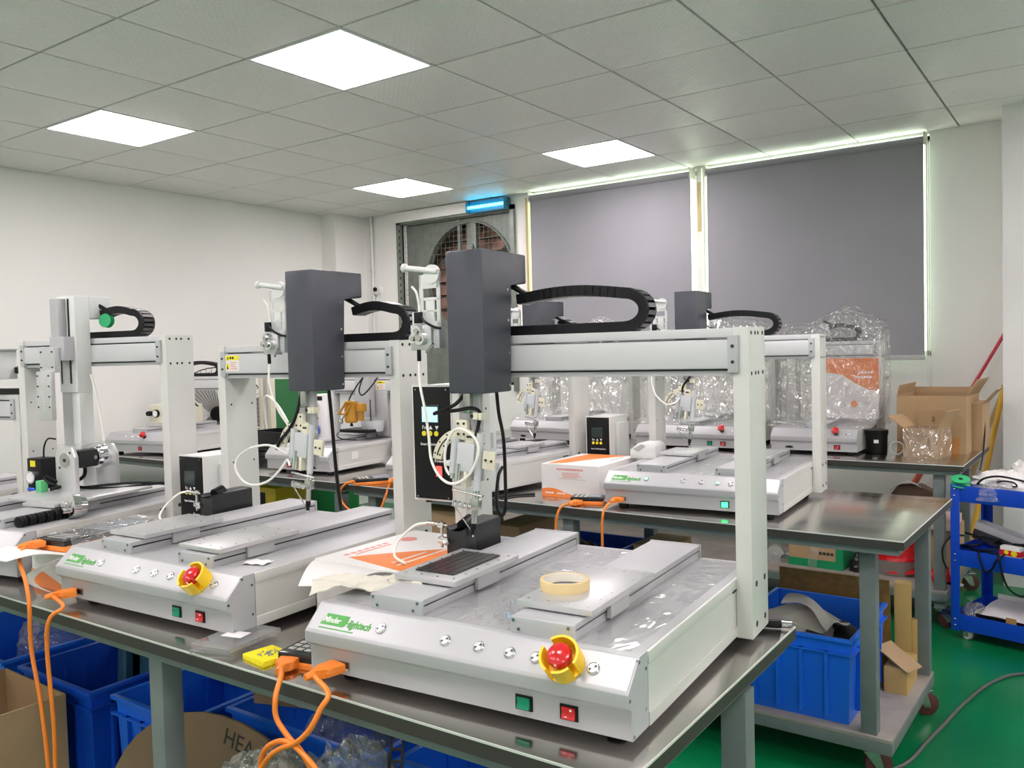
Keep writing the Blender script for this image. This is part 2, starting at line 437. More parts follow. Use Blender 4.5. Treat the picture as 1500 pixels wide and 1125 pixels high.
for k in range(24): m.box(-5.466, -5.452, YW-.032, YW-.028, 1.14+k*.063, 1.165+k*.063, HOLE)
struct(m.build('trim_3'))

def blind(x0, x1, z0, label, chain):
    t = empty('roller_blind', ((x0+x1)/2, YW-.075, z0)); tag(t, label, 'blind', 'roller blinds over the windows')
    hw = (x1-x0)/2; top = 2.715-z0
    f = MB(); f.box(-hw, hw, -.003, .003, .0, top, BLIND); f.build('fabric', t)
    f = MB(); f.cyl((-hw, 0, top+.002), (hw, 0, top+.002), .024, BLIND, 16); f.build('roller', t)
    f = MB(); f.box(-hw-.003, hw+.003, -.011, .011, -.028, .004, BLINDRAIL, .003); f.build('bottom_rail', t)
    for sx in (-hw-.012, hw+.004):
        f = MB(); f.box(sx, sx+.008, -.03, .075, top-.03, top+.05, WINFRAME); f.build('bracket', t)
    if chain:
        f = MB()
        for s in (-.008, .012):
            f.cyl((hw+.022+s*.4, s, -.30 if s < 0 else -.3), (hw+.022+s*.4, s, top), .0028, WINFRAME, 6)
            for k in range(100): f.ball((hw+.022+s*.4, s, -.28+k*.0165), .0042, .0042, .0042, WINFRAME, 5, 3)
        f.build('pull_chain', t)
blind(-3.945, -2.522, 1.352, 'pale grey roller blind between the exhaust fan and the window post', False)
blind(-2.392, -0.950, 1.352, 'wide grey roller blind with a bead chain, beside the bare white wall', True)

# ---- exhaust fan set in the back wall
def fan():
    t = empty('exhaust_fan', (-4.71, YW+.06, 1.15)); tag(t, 'big grey industrial exhaust fan behind wire mesh in the back wall', 'fan')
    cz, rr = .97, .50
    f = MB(); n = 48; i = f.mi(FANGREY)
    # square plate with a round opening and a short bell-mouth ring
    outer = []; inner = []; deep = []
    for k in range(n):
        a = 2*math.pi*k/n; c, s = math.cos(a), math.sin(a)
        q = min((.52 if c > 0 else .735)/max(abs(c), 1e-6), .98/max(abs(s), 1e-6))
        outer.append(f.v((c*q, .0, max(0.0, min(1.50, cz+s*q))))); inner.append(f.v((c*rr, .0, cz+s*rr))); deep.append(f.v((c*rr*.99, .06, cz+s*rr*.99)))
    for k in range(n):
        f.face([outer[k], outer[(k+1) % n], inner[(k+1) % n], inner[k]], i); f.face([inner[k], inner[(k+1) % n], deep[(k+1) % n], deep[k]], i)
    ring = [(math.cos(2*math.pi*k/n)*rr, -.008, cz+math.sin(2*math.pi*k/n)*rr) for k in range(n)]
    f.tube(ring, .012, FANGREY, 6, closed=True, raw=True)
    f.build('shroud', t)
    f = MB()
    for k in range(11):
        z = .10+k*.125
        f.box(-.73, .51, .245, .255, z, z+.13, RUST, 0, Matrix.Translation((0, .25, z)) @ Matrix.Rotation(R(-24), 4, 'X') @ Matrix.Translation((0, -.25, -z)))
    f.build('louver', t)
    f = MB(); f.box(-.75, -.72, .02, .36, .0, 1.52, FANDARK); f.box(.50, .53, .02, .36, .0, 1.52, FANDARK); f.box(-.75, .53, .36, .38, 0, 1.52, FANDARK); f.box(-.75, .53, .02, .36, -.02, 0, FANDARK); f.box(-.75, .53, .02, .36, 1.515, 1.53, FANDARK); f.build('dark_back_box', t)  # back panel is an added dark backing that blocks daylight behind the slats
    for k in range(3):
        b = MB(); a = R(120*k+90)
        M = Matrix.Translation((0, .15, cz)) @ Matrix.Rotation(a, 4, 'Y')
        b.M = M
        b.sheet(lambda u, v: (.10+u*.36, -.05*(v-.5)*2*(1-.3*u), (v-.5)*(.10+.05*u)), 6, 4, FANDARK, th=(0, .004, 0))
        b.build('blade', t)
    f = MB(); f.cyl((0, .06, cz), (0, .20, cz), .11, FANGREY, 20); f.cyl((0, .02, cz), (0, .06, cz), .05, STEEL, 16); f.build('hub', t)
    f = MB(); f.box(-.115, -.085, -.01, .02, .0, 1.5, FANGREY); f.build('support_bar', t)
    f = MB(); f.box(-.02, .085, .0, .05, .80, 1.47, FANGREY, .012); f.cyl((.03, -.02, 1.24), (.03, .03, 1.24), .035, FANGREY, 18); f.box(-.01, .075, -.02, .01, 1.05, 1.15, FANGREY, .006); f.build('motor', t)
    f = MB()
    for k in range(26): x = -.72+k*.0488; f.box(x-.001, x+.001, -.046, -.044, 0, 1.50, FANGREY)
    for k in range(31): z = k*.05; f.box(-.72, .51, -.048, -.046, z-.001, z+.001, FANGREY)
    f.build('wire_mesh', t)
fan()
t = empty('insect_lamp', (-4.395, YW-.06, 2.665)); tag(t, 'cyan glowing tube lamp mounted under the ceiling above the exhaust fan', 'lamp')
f = MB(); f.box(-.205, .205, 0, .055, 0, .10, TEAL, .004); f.box(-.205, -.198, -.05, 0, .0, .09, TEAL); f.box(.198, .205, -.05, 0, .0, .09, TEAL); f.build('housing', t)
f = MB(); f.cyl((-.198, -.022, .045), (.198, -.022, .045), .013, UV, 14); f.build('tube', t)
t = empty('round_fitting', (-5.775, YW-.0, 2.075)); tag(t, 'small round white fitting on the back wall beside the pipe', 'wall fitting')
f = MB(); f.lathe([(.055, 0), (.055, .02), (.046, .034), (.0, .036)], (0, 0, 0), (0, -1, 0), WHITEP, 24); f.build('housing', t)
f = MB(); f.lathe([(.018, .03), (.022, .05), (.016, .055), (.008, .05)], (-.006, 0, .0), (0, -1, 0), BLACK, 18); f.build('lens', t)

# ================================================================ WORK TABLES
def table(label, x0, x1, y0, y1, legs, origin=(0,0), rz=0.0, shelf=None, wheels=(), name='work_table', aprons=True, group='grey steel work tables', lh=.0):
    t = empty(name, (*origin, 0), rz); tag(t, label, 'table', group)
    f = MB(); f.box(x0, x1, y0, y1, T-.004, T, STAIN, .0008)
    f.box(x0, x1, y0-.0006, y0+.0015, T-.0034, T+.0004, RIM); f.box(x1-.0015, x1+.0006, y0, y1, T-.0034, T+.0004, RIM); f.box(x0, x1, y0, y0+.0015, T-.028, T-.004, LIP); f.box(x1-.0015, x1, y0, y1, T-.028, T-.004, LIP)
    f.build('tabletop', t)
    f = MB(); i = .018
    f.box(x0+i, x1-i, y0+i, y0+i+.04, T-.052, T-.004, FRAME, .002); f.box(x0+i, x1-i, y1-i-.04, y1-i, T-.052, T-.004, FRAME, .002)
    f.box(x0+i, x0+i+.04, y0+i+.04, y1-i-.04, T-.052, T-.004, FRAME, .002); f.box(x1-i-.04, x1-i, y0+i+.04, y1-i-.04, T-.052, T-.004, FRAME, .002)
    f.build('frame', t)
    for (x, y) in legs:
        f = MB(); f.box(x-.025, x+.025, y-.025, y+.025, lh, T-.052, FRAME, .002); f.build('leg', t)
    if shelf:
        z, a, b, c, d = shelf
        f = MB(); f.box(a, b, c, d, z-.012, z, mat('shelf_board', (.33,.29,.265), .6, var=.15, vs=10), .001)
        f.box(a, b, c, c+.03, z-.052, z-.012, FRAME, .002); f.box(a, b, d-.03, d, z-.052, z-.012, FRAME, .002)
        f.box(a, a+.03, c+.03, d-.03, z-.052, z-.012, FRAME, .002); f.box(b-.03, b, c+.03, d-.03, z-.052, z-.012, FRAME, .002)
        f.build('shelf', t)
    for (x, y) in wheels: caster(x, y, lh, t)
    return t
def caster(x, y, h, parent, r=.045):
    M = Matrix.Translation((x, y, 0)) @ Matrix.Rotation(R(35), 4, 'Z')
    f = MB(M); f.box(-.045, .045, -.04, .04, h-.005, h, STEEL, .002)
    f.cyl((0, 0, h-.022), (0, 0, h-.005), .022, STEEL, 16)
    for sy in (-.022, .019): f.prism([(-.02, h-.02), (.03, h-.02), (.045, r-.012), (.022, r-.012)], 'y', sy, sy+.003, STEEL)
    o = f.build('caster', parent)
    f = MB(M); f.lathe([(.012, -.017), (r*.7, -.016), (r, -.012), (r, .012), (r*.7, .016), (.012, .017)], (.034, 0, r), (0, 1, 0), mat('caster_wheel', (.10,.03,.03), .5), 20); f.build('wheel', o)
T1 = table('long steel work table in front, carrying the two nearest robots', -4.75, -.552, 1.046, 1.84, [(-.60, 1.10), (-.587, 1.577), (-1.735, 1.092), (-1.735, 1.79), (-2.95, 1.092), (-2.95, 1.79), (-4.3, 1.092), (-4.3, 1.79)])
T2 = table('wheeled steel table in the middle row with a blue crate on its lower shelf', 0, 2.45, 0, .85, [(.10, .08), (.10, .77), (1.20, .08), (1.20, .77), (2.315, .14), (2.36, .77)], (-2.955, 2.845), R(-1.3), (.16, .04, 2.39, .10, .81), [(.12, .12), (.12, .75), (1.2, .12), (1.2, .75), (2.30, .16), (2.34, .75)], lh=.11)
T3 = table('wheeled steel table along the blinds carrying film wrapped robots and cartons', 0, 3.3, 0, .95, [(.1, .06), (.1, .89), (1.6, .06), (1.6, .89), (3.185, .07), (3.185, .89)], (-3.865, 4.655), R(-1.0), (.20, .03, 3.22, .03, .92), [(.1, .06), (.1, .86), (1.6, .06), (1.6, .86), (3.185, .09), (3.185, .86)], lh=.11)
T4 = table('steel work table under the robot with the amber dispenser', 0, 1.45, 0, .80, [(.06, .06), (.06, .74), (1.39, .06), (1.39, .74)], (-4.47, 2.86), R(0))
T5 = table('steel work table at the long left wall carrying the small grey robot', 0, 1.42, 0, .88, [(.06, .06), (.06, .82), (1.36, .06), (1.36, .82)], (-5.95, 3.02), R(0))
T6 = table('small steel table against the long left wall with books on it', 0, .80, 0, .62, [(.06, .06), (.06, .56), (.74, .06), (.74, .56)], (-6.08, 4.08), R(0))

# ================================================================ THE DESKTOP ROBOTS
FT = .02
D0 = .534
def machine(label, X, Y, yaw, W=.66, hx=None, head='cover', chain_end=.454, slides=(.175, .482), plats=((.13, .235), (.085, .27)), estop=None,
            rock=((.471, 'g'), (.553, 'r')), buttons=(.168, .311, .380, .441, .490, .593), lit=(), logo=True, Hp=.63, sticker=False,
            film_on=False, name='desktop_robot', group='desktop soldering robots', D=D0, Db=.67, dsub=.075, beam_print=False, ex=.545, iron=True, ladder=True):
    t = empty(name, (X, Y, T), yaw); tag(t, label, 'robot', group)
    G = Matrix.Translation((0, 0, FT))
    N = lambda: MB(G)
    # ---- base
    prof = [(0, 0), (0, .046), (-.0144, .055), (-.0144, .0757), (-.010, .081), (.030, .118), (.0345, .1194), (Db, .1194), (Db, 0)]
    b = N(); b.prism(prof, 'x', .003, W-.003, SILVER, .0012)
    base = b.build('base', t)
    for sx in (0, 1):
        x0, x1 = (0, .003) if sx == 0 else (W-.003, W); xo = -.0015 if sx == 0 else W+.0015
        c = N(); c.prism([(0, 0), (0, .046), (-.0144, .055), (-.0144, .0757), (.0323, .1194), (.062, .1194), (.062, 0)], 'x', x0, x1, ENDCAP)
        for (y, z) in ((.004, .006), (-.010, .066), (.028, .113), (.054, .095), (.054, .030)): c.cyl(((x0+x1)/2-.002, y, z), ((x0+x1)/2+.003*(1 if sx else -1)+.0, y, z), .0028, SCREW, 8)
        c.build('end_cap', t)
        c = N(); a0, a1 = (-.0022, .003) if sx == 0 else (W-.003, W+.0022)
        c.box(a0, a1, .064, Db, .098, .119, GREENISH, .001); c.box(a0, a1, .064, Db, .0, .022, GREENISH, .001)
        c.box((a0+a1)/2-.0005, (a0+a1)/2+.0005, .064, Db, .022, .098, GREENISH)
        c.box(a0, a1, Db-.16, Db-.12, .094, .099, GROOVE); c.build('side_panel', t)
    for (x, y) in ((.05, .06), (W-.05, .06), (.05, Db-.05), (W-.05, Db-.05)):
        c = MB(); c.cyl((x, y, 0), (x, y, FT+.001), .02, RUBBER, 14, r2=.017); c.build('foot', t)
    if film_on:
        c = N(); c.sheet(lambda u, v: (.02+u*(W-.04), .045+v*(Db-.06), .1204+.0008*math.sin(u*40)*math.sin(v*31)), 30, 24, BASEFILM); c.build('protective_sheet', t)
    # ---- logo on the sloping panel
    sy, sz = .0467/.064, .0437/.064
    def slope(x, k): return (x, -.0144+.0467*k-.0008*sz, .0757+.0437*k+.0010*sy+FT)
    nrm = Vector((0, -sz, sy))
    if logo:
        lm = lambda x, k: frame_M(slope(x, k), (1, 0, 0), (0, sy, sz))
        lo = text('Hightech', .0205, LOGO, t, lm(.082, .34), 'logo', shear=.3, sx=.84, bold=.0007)
        inv = lm(.082, .34).inverted(); c = MB(inv @ lm(.026, .30)); q = [(.0, .0), (.056, .0), (.063, .023), (.007, .023)]
        c.prism(q, 'z', 0, .0004, LOGO); 
        c.build('logo_plate', lo)
        text('Minder', .0165, BOXW, lo, inv @ lm(.0295, .385) @ Matrix.Translation((0, 0, .0006)), 'logo_word', shear=.3, sx=.88, bold=.0003)
        c = MB(inv @ lm(.027, .18)); c.box(0, .085, 0, .0022, 0, .0004, LOGO); c.build('logo_underline', lo)
    # ---- push buttons
    for k, x in enumerate(buttons):
        p = Vector(slope(x, .49))
        c = MB(); c.lathe([(.0105, -.002), (.0105, .0022), (.0095, .003), (.0088, .0022)], p, nrm, CHROME, 20)
        c.lathe([(.0082, .001), (.0082, .0034), (.0075, .004)], p, nrm, SILVER2, 20)
        o = c.build('push_button', t)
        c = MB(frame_M(p+nrm*.0041, (1, 0, 0), (0, sy, sz))); mm = GREENLIT if k in lit else mat('reflection_wedge', (.06, .06, .06), .4)  # dark wedges paint the reflection on the metal cap; lit ones glow green
        for a in (35, 215): 
            c.prism([(.0015*math.cos(R(a)), .0015*math.sin(R(a))), (.0068*math.cos(R(a-24)), .0068*math.sin(R(a-24))), (.0072*math.cos(R(a)), .0072*math.sin(R(a))), (.0068*math.cos(R(a+24)), .0068*math.sin(R(a+24)))], 'z', 0, .0004, mm)
        c.build('reflection_wedge', o)
    # ---- emergency stop
    if estop:
        p = Vector(slope(ex, .46)); c = MB(); c.cyl(p, p+nrm*.018, .012, YELLOW if estop == 'guard' else BLACK, 18); e = c.build('emergency_stop', t)
        c = MB(); c.lathe([(.011, .012), (.0185, .020), (.0205, .028), (.019, .035), (.012, .0395), (.0, .041)], p, nrm, RED, 24); c.build('red_cap', e)
        if estop == 'guard':
            c = MB(frame_M(p, (1, 0, 0), (0, sy, sz)) @ Matrix.Scale(.86, 4))
            n = 36; i = c.mi(YELLOW)
            def arc(a0, a1):
                prev = None; st = 14
                for k in range(st+1):
                    a = R(a0+(a1-a0)*k/st); vs = []
                    for (r, h) in ((.031, .0), (.0375, .0), (.0385, .040), (.0335, .040)):
                        vs.append(c.v((r*math.cos(a), r*math.sin(a), h)))
                    if prev:
                        for j in range(4): c.face([prev[j], prev[(j+1) % 4], vs[(j+1) % 4], vs[j]], i)
                    else: c.face(vs, i)
                    prev = vs
                c.face(prev[::-1], i)
            for a0, a1 in ((-20, 135), (165, 248), (268, 322)): arc(a0, a1)
            c.lathe([(.014, .002), (.037, .002), (.037, .006), (.014, .006)], (0, 0, 0), (0, 0, 1), YELLOW, 36)
            c.build('yellow_guard', e)
    # ---- rocker switches
    for (x, cc) in rock:
        c = N(); c.box(x-.016, x+.016, -.0022, .003, .0115, .0365, BLACK, .001); o = c.build('rocker_switch', t)
        mm = {'g': GREEN, 'r': RED, 'G': GREENLIT}[cc]
        c = N(); c.prism([(-.001, .015), (-.0068, .015), (-.003, .024), (-.0055, .033), (-.001, .033)], 'x', x-.0115, x+.0115, mm)
        o2 = c.build('rocker', o)
        if cc == 'r':
            c = N(); c.box(x-.006, x-.002, -.0066, -.0050, .0178, .0188, TXT); c.box(x+.003, x+.006, -.0058, -.004, .028, .031, TXT); c.build('marking', o)
    if dsub:
        c = N(); c.box(dsub-.022, dsub+.022, -.002, .002, .010, .026, SCREW, .0008); c.box(dsub-.014, dsub+.014, -.003, 0, .013, .023, BLACK); c.build('data_port', t)
    # ---- uprights and beam
    zb0 = Hp-.098
    for sx in (0, 1):
        x0, x1 = (-.034, -.001) if sx == 0 else (W+.001, W+.034); xo = x0 if sx == 0 else x1; dx = -.0008 if sx == 0 else .0008
        c = N(); c.box(x0, x1, D, D+.119, -.003, Hp, GREENISH, .0015)
        for zz in (Hp-.012, zb0+.004):
            for y in (.016, .045, .066, .100): c.cyl((xo-dx, D+y, zz), (xo+dx, D+y, zz), .0042, HOLE, 10)
        for zz in (.105, .022):
            for y in (.030, .092): c.cyl((xo-dx, D+y, zz), (xo+dx, D+y, zz), .0065, HOLE, 12)
        xi = x1 if sx == 0 else x0
        for zz in (.27, .45):
            for y in (.02, .10): c.cyl((xi-dx, D+y, zz), (xi+dx, D+y, zz), .003, HOLE, 8)
        c.build('upright', t)
    yb = D-.006
    c = N(); c.box(.0, W, yb+.010, D+.10, zb0, zb0+.010, SILVER); c.box(.0, W, yb+.012, D+.10, zb0+.010, Hp-.022, GROOVE)
    c.box(0, W, yb+.010, D+.11, Hp-.020, Hp-.001, BEAMW, .002); c.box(0, W, yb, yb+.03, zb0+.014, Hp-.024, BEAMW, .006)
    bm_ = c.build('beam', t)
    for x in (-.012, W-.012+.004):
        c = N(); c.box(x, x+.022, yb-.002, yb+.035, zb0+.006, Hp-.016, ENDCAP, .003)
        for zz in (zb0+.028, Hp-.038): c.cyl((x+.011, yb-.004, zz), (x+.011, yb+.002, zz), .0035, HOLE, 10)
        c.build('beam_end_plate', t)
    if sticker:
        c = N(); sxx = .006 if sticker is True else sticker
        c.box(sxx, sxx+.062, yb-.0006, yb+.001, zb0+.022, Hp-.028, BOXW); o = c.build('warning_sticker', t)
        c = N(); c.box(sxx+.001, sxx+.061, yb-.0011, yb, Hp-.043, Hp-.029, KEY); c.box(sxx+.003, sxx+.016, yb-.0011, yb, zb0+.026, zb0+.044, KEY); c.build('yellow_field', o)
        c = N(); c.prism([(sxx+.008, Hp-.040), (sxx+.016, Hp-.040), (sxx+.012, Hp-.032)], 'y', yb-.0014, yb-.0010, BLACK); c.prism([(sxx+.006, zb0+.028), (sxx+.013, zb0+.028), (sxx+.0095, zb0+.040)], 'y', yb-.0014, yb-.0010, BLACK)
        for k in range(2): c.cyl((sxx+.024+k*.010, yb-.0014, Hp-.036), (sxx+.024+k*.010, yb-.001, Hp-.036), .004, BLACK, 10)
        c.build('warning_symbol', o)
        c = N()
        for k in range(4): c.box(sxx+.022, sxx+.056-random.uniform(0, .02), yb-.0009, yb, zb0+.028+k*.006, zb0+.0305+k*.006, BOXR); 
        c.build('small_print', o)
    if beam_print:
        text(beam_print, .018, TXTK, t, FRONT(W-.13, yb-.001, zb0+.05+FT), 'beam_print')
    # ---- slides
    for k, xc in enumerate(slides):
        c = N(); c.box(xc-.056, xc+.056, .050, Db-.006, .1194, .1330, SILVER); c.box(xc-.052, xc+.052, .050, Db-.006, .133, .1365, GROOVE)
        c.box(xc-.059, xc+.059, .050, Db-.006, .1365, .1480, SILVER, .003); s_ = c.build('slide_rail', t)
        c = N(); c.box(xc-.060, xc+.060, .043, .050, .1196, .1470, ENDCAP, .0008)
        for (dx, zz) in ((-.054, .1415), (.050, .1415), (-.044, .1270), (.040, .1270)): c.cyl((xc+dx, .0415, zz), (xc+dx, .0435, zz), .0030, SCREW, 10)
        c.build('end_plate', s_)
        c = N(); c.box(xc-.060, xc+.060, Db-.006, Db, .1196, .1490, SILVER, .0008); c.build('end_plate', s_)
        if k < len(plats):
            y0, ln = plats[k]
            c = N(); c.box(xc-.073, xc+.073, y0, y0+ln, .1515, .1620, SILVER2, .0012); pl = c.build('platform', t)
            c = N(); c.box(xc+.0595, xc+.068, y0+.085, y0+.165, .124, .1514, SILVER, .001); c.box(xc-.068, xc-.0595, y0+.085, y0+.165, .124, .1514, SILVER, .001)
            c.box(xc-.068, xc+.068, y0+.085, y0+.165, .1481, .1515, SILVER); c.build('carriage', pl)
            c = N()
            for a in range(4):
                for b_ in range(6):
                    if (a in (0, 3)) or b_ in (0, 5): c.cyl((xc-.058+a*.0385, y0+.018+b_*(ln-.036)/5, .1618), (xc-.058+a*.0385, y0+.018+b_*(ln-.036)/5, .1626), .0028, SCREW, 8)
            c.build('screw', pl)['kind'] = 'stuff'
    # ---- moving head
    if hx is not None:
        y0 = .41+D-D0; dy = D-D0; dz = Hp-.63
        G2 = Matrix.Translation((hx, dy, FT+dz)); K = lambda: MB(G2)
        if head == 'cover':
            c = K(); c.prism([(.410, .50), (.410, .822), (.605, .822), (.605, .752), (.526, .752), (.526, .50)], 'x', 0, .098, HAMMER, .006)
            for zz in (.735, .665, .59, .515): c.cyl((.0975, .516, zz), (.0992, .516, zz), .0035, SCREW, 10)
            c.build('head_cover', t)
        elif head == 'plate':
            c = K(); c.box(.0, .10, .40, .46, .46, .80, WHITEP, .003); c.box(.0, .10, .46, .60, .70, .80, WHITEP, .003); c.box(.03, .036, .398, .4, .5, .78, GROOVE); c.build('z_axis', t)
        # cable chain: top run, bend, bottom run
        cw = .052; yc = .595
        pts = []
        zt, zb = .715, .640; ce = chain_end-hx; rr = (zt-zb)/2; xr = ce-rr-.008
        n1 = max(4, int((xr-.092)/.018))
        for k in range(n1): u = k/n1; pts.append((.092+(xr-.092)*u, zt+.012*math.sin(u*math.pi)))
        for k in range(11): a = math.pi/2-math.pi*k/10; pts.append((xr+(rr+.010)*math.cos(a), (zt+zb)/2+(rr)*math.sin(a)))
        for k in range(1, n1+3): pts.append((xr-(xr+.0)*k/(n1+2), zb))
        c = K()
        for k in range(len(pts)-1):
            a, b_ = Vector((pts[k][0], 0, pts[k][1])), Vector((pts[k+1][0], 0, pts[k+1][1])); d = b_-a; L_ = d.length; ang = -math.atan2(d.z, d.x)
            M = Matrix.Translation((a.x, yc, a.z)) @ Matrix.Rotation(ang, 4, 'Y')
            c.box(-.002, L_*1.08, -cw/2, -cw/2+.006, -.011, .011, CHAIN, 0, M); c.box(-.002, L_*1.08, cw/2-.006, cw/2, -.011, .011, CHAIN, 0, M)
            c.box(.0, L_*.86, -cw/2+.004, cw/2-.004, -.0125, .0125, CHAINLINK, 0, M)
        c.build('cable_chain', t)
        c = K(); c.tube([(.06, .57, .755), (.085, .575, .742), (.105, .585, .728), (.125, .59, .718)], .007, BLACK, 8); c.build('head_cable', t)
    if hx is not None and head == 'cover' and iron:
        # plate under the head, angle bracket, air cylinder, iron
        c = K(); c.box(.006, .064, .440, .452, .30, .502, ENDCAP, .001); c.box(.028, .046, .425, .440, .455, .56, STEEL, .001); c.build('z_plate', t)
        c = K(); c.box(.054, .067, .424, .444, .441, .457, CREAM, .001); c.box(.069, .078, .424, .444, .440, .456, CREAM, .001); c.cyl((.051, .4235, .449), (.051, .438, .449), .005, HOLE, 10); c.build('cable_clamp', t)
        c = K(); i = c.mi(CREAM); cx, cz = .020, .338
        prev = None; nn = 22
        for k in range(nn+1):
            a = R(172-(172-38)*k/nn); vs = [c.v((cx+r*math.cos(a), y, cz+r*math.sin(a))) for (r, y) in ((.058, .424), (.082, .424), (.082, .431), (.058, .431))]
            if prev:
                for j in range(4): c.face([prev[j], prev[(j+1) % 4], vs[(j+1) % 4], vs[j]], i)
            else: c.face(vs, i)
            prev = vs
        c.face(prev[::-1], i)
        i2 = c.mi(HOLE); prev = None
        for k in range(12):
            a = R(165-42*k/11); vs = [c.v((cx+r*math.cos(a), .4234, cz+r*math.sin(a))) for r in (.068, .0715)]
            if prev: c.face([prev[0], prev[1], vs[1], vs[0]], i2)
            prev = vs
        for a in (162, 140, 120):
            for r in (.063, .077): c.cyl((cx+r*math.cos(R(a)), .4230, cz+r*math.sin(R(a))), (cx+r*math.cos(R(a)), .4245, cz+r*math.sin(R(a))), .0022, HOLE, 8)
        c.box(.010, .040, .420, .432, .395, .440, CREAM, .001)
        for (x, z) in ((.016, .432), (.032, .432), (.016, .408), (.032, .408)): c.cyl((x, .4185, z), (x, .421, z), .003, HOLE, 8)
        c.box(.034, .060, .419, .424, .383, .412, CREAM, .001); c.box(.040, .054, .4182, .4192, .400, .405, HOLE)
        c.build('angle_bracket', t)
        TI = Matrix.Translation((.050, .415, .36)) @ Matrix.Rotation(R(7), 4, 'Y')
        c = MB(G2 @ TI)
        c.cyl((-.042, 0, -.045), (-.042, 0, .035), .010, CLEARP, 16); c.cyl((-.042, 0, -.058), (-.042, 0, -.045), .007, CHROME, 14); c.box(-.056, -.046, -.012, .0, -.030, -.018, WHITEP, .001)
        c.box(-.030, .016, -.010, .010, -.036, .028, CLEARP, .002); c.cyl((-.024, -.008, -.07), (-.024, -.008, -.02), .007, CHROME, 14)
        c.box(-.006, .002, -.012, .012, -.072, -.036, CREAM, .001)
        c.build('air_cylinder', t)
        c = MB(G2 @ TI); c.cyl((.024, 0, -.075), (.024, 0, .055), .0085, CLEARP, 16); c.cyl((.024, 0, -.12), (.024, 0, -.06), .0075, CHROME, 16)
        c.box(.014, .036, -.009, .009, -.118, -.094, STEEL, .002); c.cyl((.024, 0, -.150), (.024, 0, -.118), .0068, STEEL, 16)
        ir = c.build('soldering_iron', t)
        c = MB(G2 @ TI); c.cyl((.024, 0, -.166), (.024, 0, -.149), .0068, BLACK, 14); c.cyl((.024, 0, -.176), (.024, 0, -.166), .0055, BLACK, 12, r2=.003); c.cyl((.024, 0, -.182), (.024, 0, -.175), .0025, CHROME, 10, r2=.001); c.build('iron_tip', ir)
        c = MB(G2 @ TI); c.box(.036, .068, -.004, .004, -.022, .018, CREAM, .001)
        for x in (.045, .060): c.cyl((x, -.006, -.002), (x, -.003, -.002), .003, HOLE, 8)
        c.build('side_plate', t)
        c = MB(G2 @ TI); c.cyl((-.036, -.006, -.083), (.046, -.006, -.083), .003, CHROME, 10); c.cyl((-.030, -.006, -.115), (.020, -.006, -.112), .0045, CHROME, 10)
        for x in (-.030, -.018, -.005, .008): c.cyl((x, -.006, -.120), (x, -.006, -.106), .005, CHROME, 10)
        c.cyl((-.030, -.006, -.118), (.018, -.004, -.165), .0016, STEEL, 8); c.build('wire_guide', t)
    if hx is not None and head == 'cover' and ladder:
        c = K(); x0, x1 = -.108, -.047
        for (a, b_, e, f_) in ((x0, x0+.011, .655, .778), (x1-.011, x1, .655, .778), (x0, x1, .745, .778), (x0, x1, .717, .724), (x0, x1, .690, .695), (x0, x1, .655, .668), (x0+.018, x1-.018, .668, .717)):
            c.box(a, b_, .452, .456, e, f_, WHITEP, .001)
        c.cyl((x0+.038, .458, .778), (x0+.038, .450, .778), .0225, WHITEP, 24)
        sb = c.build('spool_bracket', t)
        c = K(); c.cyl((-.052, .452, .783), (-.146, .448, .797), .0068, WHITEP, 16); c.lathe([(.0085, 0), (.0105, .002), (.0105, .010), (.007, .012)], (-.140, .448, .796), (-1, 0, .15), WHITEP, 16); c.build('spool_arm', sb)
        c = K(); c.box(-.127, -.068, .440, .456, .600, .660, SILVER2, .001)
        for (x, z, r) in ((-.098, .646, .012), (-.110, .628, .011), (-.092, .628, .015)): c.cyl((x, .440, z), (x, .424, z), r, CHROME, 18); c.cyl((x, .424, z), (x, .420, z), r*.5, STEEL, 12)
        c.box(-.120, -.092, .438, .456, .660, .690, WHITEP, .001); c.box(-.110, -.088, .432, .438, .664, .690, BLACK, .001)
        c.box(-.066, -.048, .446, .470, .605, .655, ENDCAP, .001); c.cyl((-.104, .440, .575), (-.104, .440, .602), .005, BLACK, 10)
        c.cyl((-.082, .44, .595), (-.055, .43, .615), .003, SCREW, 8)
        wf = c.build('wire_feeder', t)
        c = K(); c.tube([(-.100, .438, .688), (-.078, .43, .668), (-.060, .44, .655), (-.045, .45, .650)], .003, BLACK, 6); c.build('sensor_lead', wf)
        c = K(); c.tube([(-.126, .448, .752), (-.112, .448, .735), (-.106, .448, .70), (-.105, .448, .66)], .0028, PTFE, 6); c.build('wire_sleeve', wf)
    return t
HX1, HX2, HX3 = .046, .410, .140
m1 = machine('front robot with a yellow emergency stop guard and the tape roll on its platform', -1.2420, 1.0855, .0646, hx=HX1, chain_end=.454, estop='guard', film_on=True)
m2 = machine('left of the two front robots, with a warning sticker on its beam', -2.195, 1.1015, .0397, hx=HX2, chain_end=.690, estop='guard', plats=((.075, .235), (.055, .24)), sticker=.013)
m3 = machine('middle row robot with green lit buttons behind the front robot', -1.587, 2.8808, .0627, hx=HX3, chain_end=.515, plats=((.30, .20), (.30, .20)), rock=((.470, 'G'),), lit=(0, 3), film_on=True, dsub=.064)
m4 = machine('middle row robot left of the small white carton, partly hidden by the front head', -2.7676, 2.9237, -.1091, W=.645, hx=.48, chain_end=.655, slides=(.175, .49), plats=((.40, .20), (.28, .20)), rock=((.470, 'g'),), dsub=.07, D=.56)

def solder_tube(root, pts, r=.0032, m=PTFE, name='solder_tube'):
    c = MB(); c.tube([(x, y, z+FT) for (x, y, z) in pts], r, m, 8, 10); return c.build(name, root)
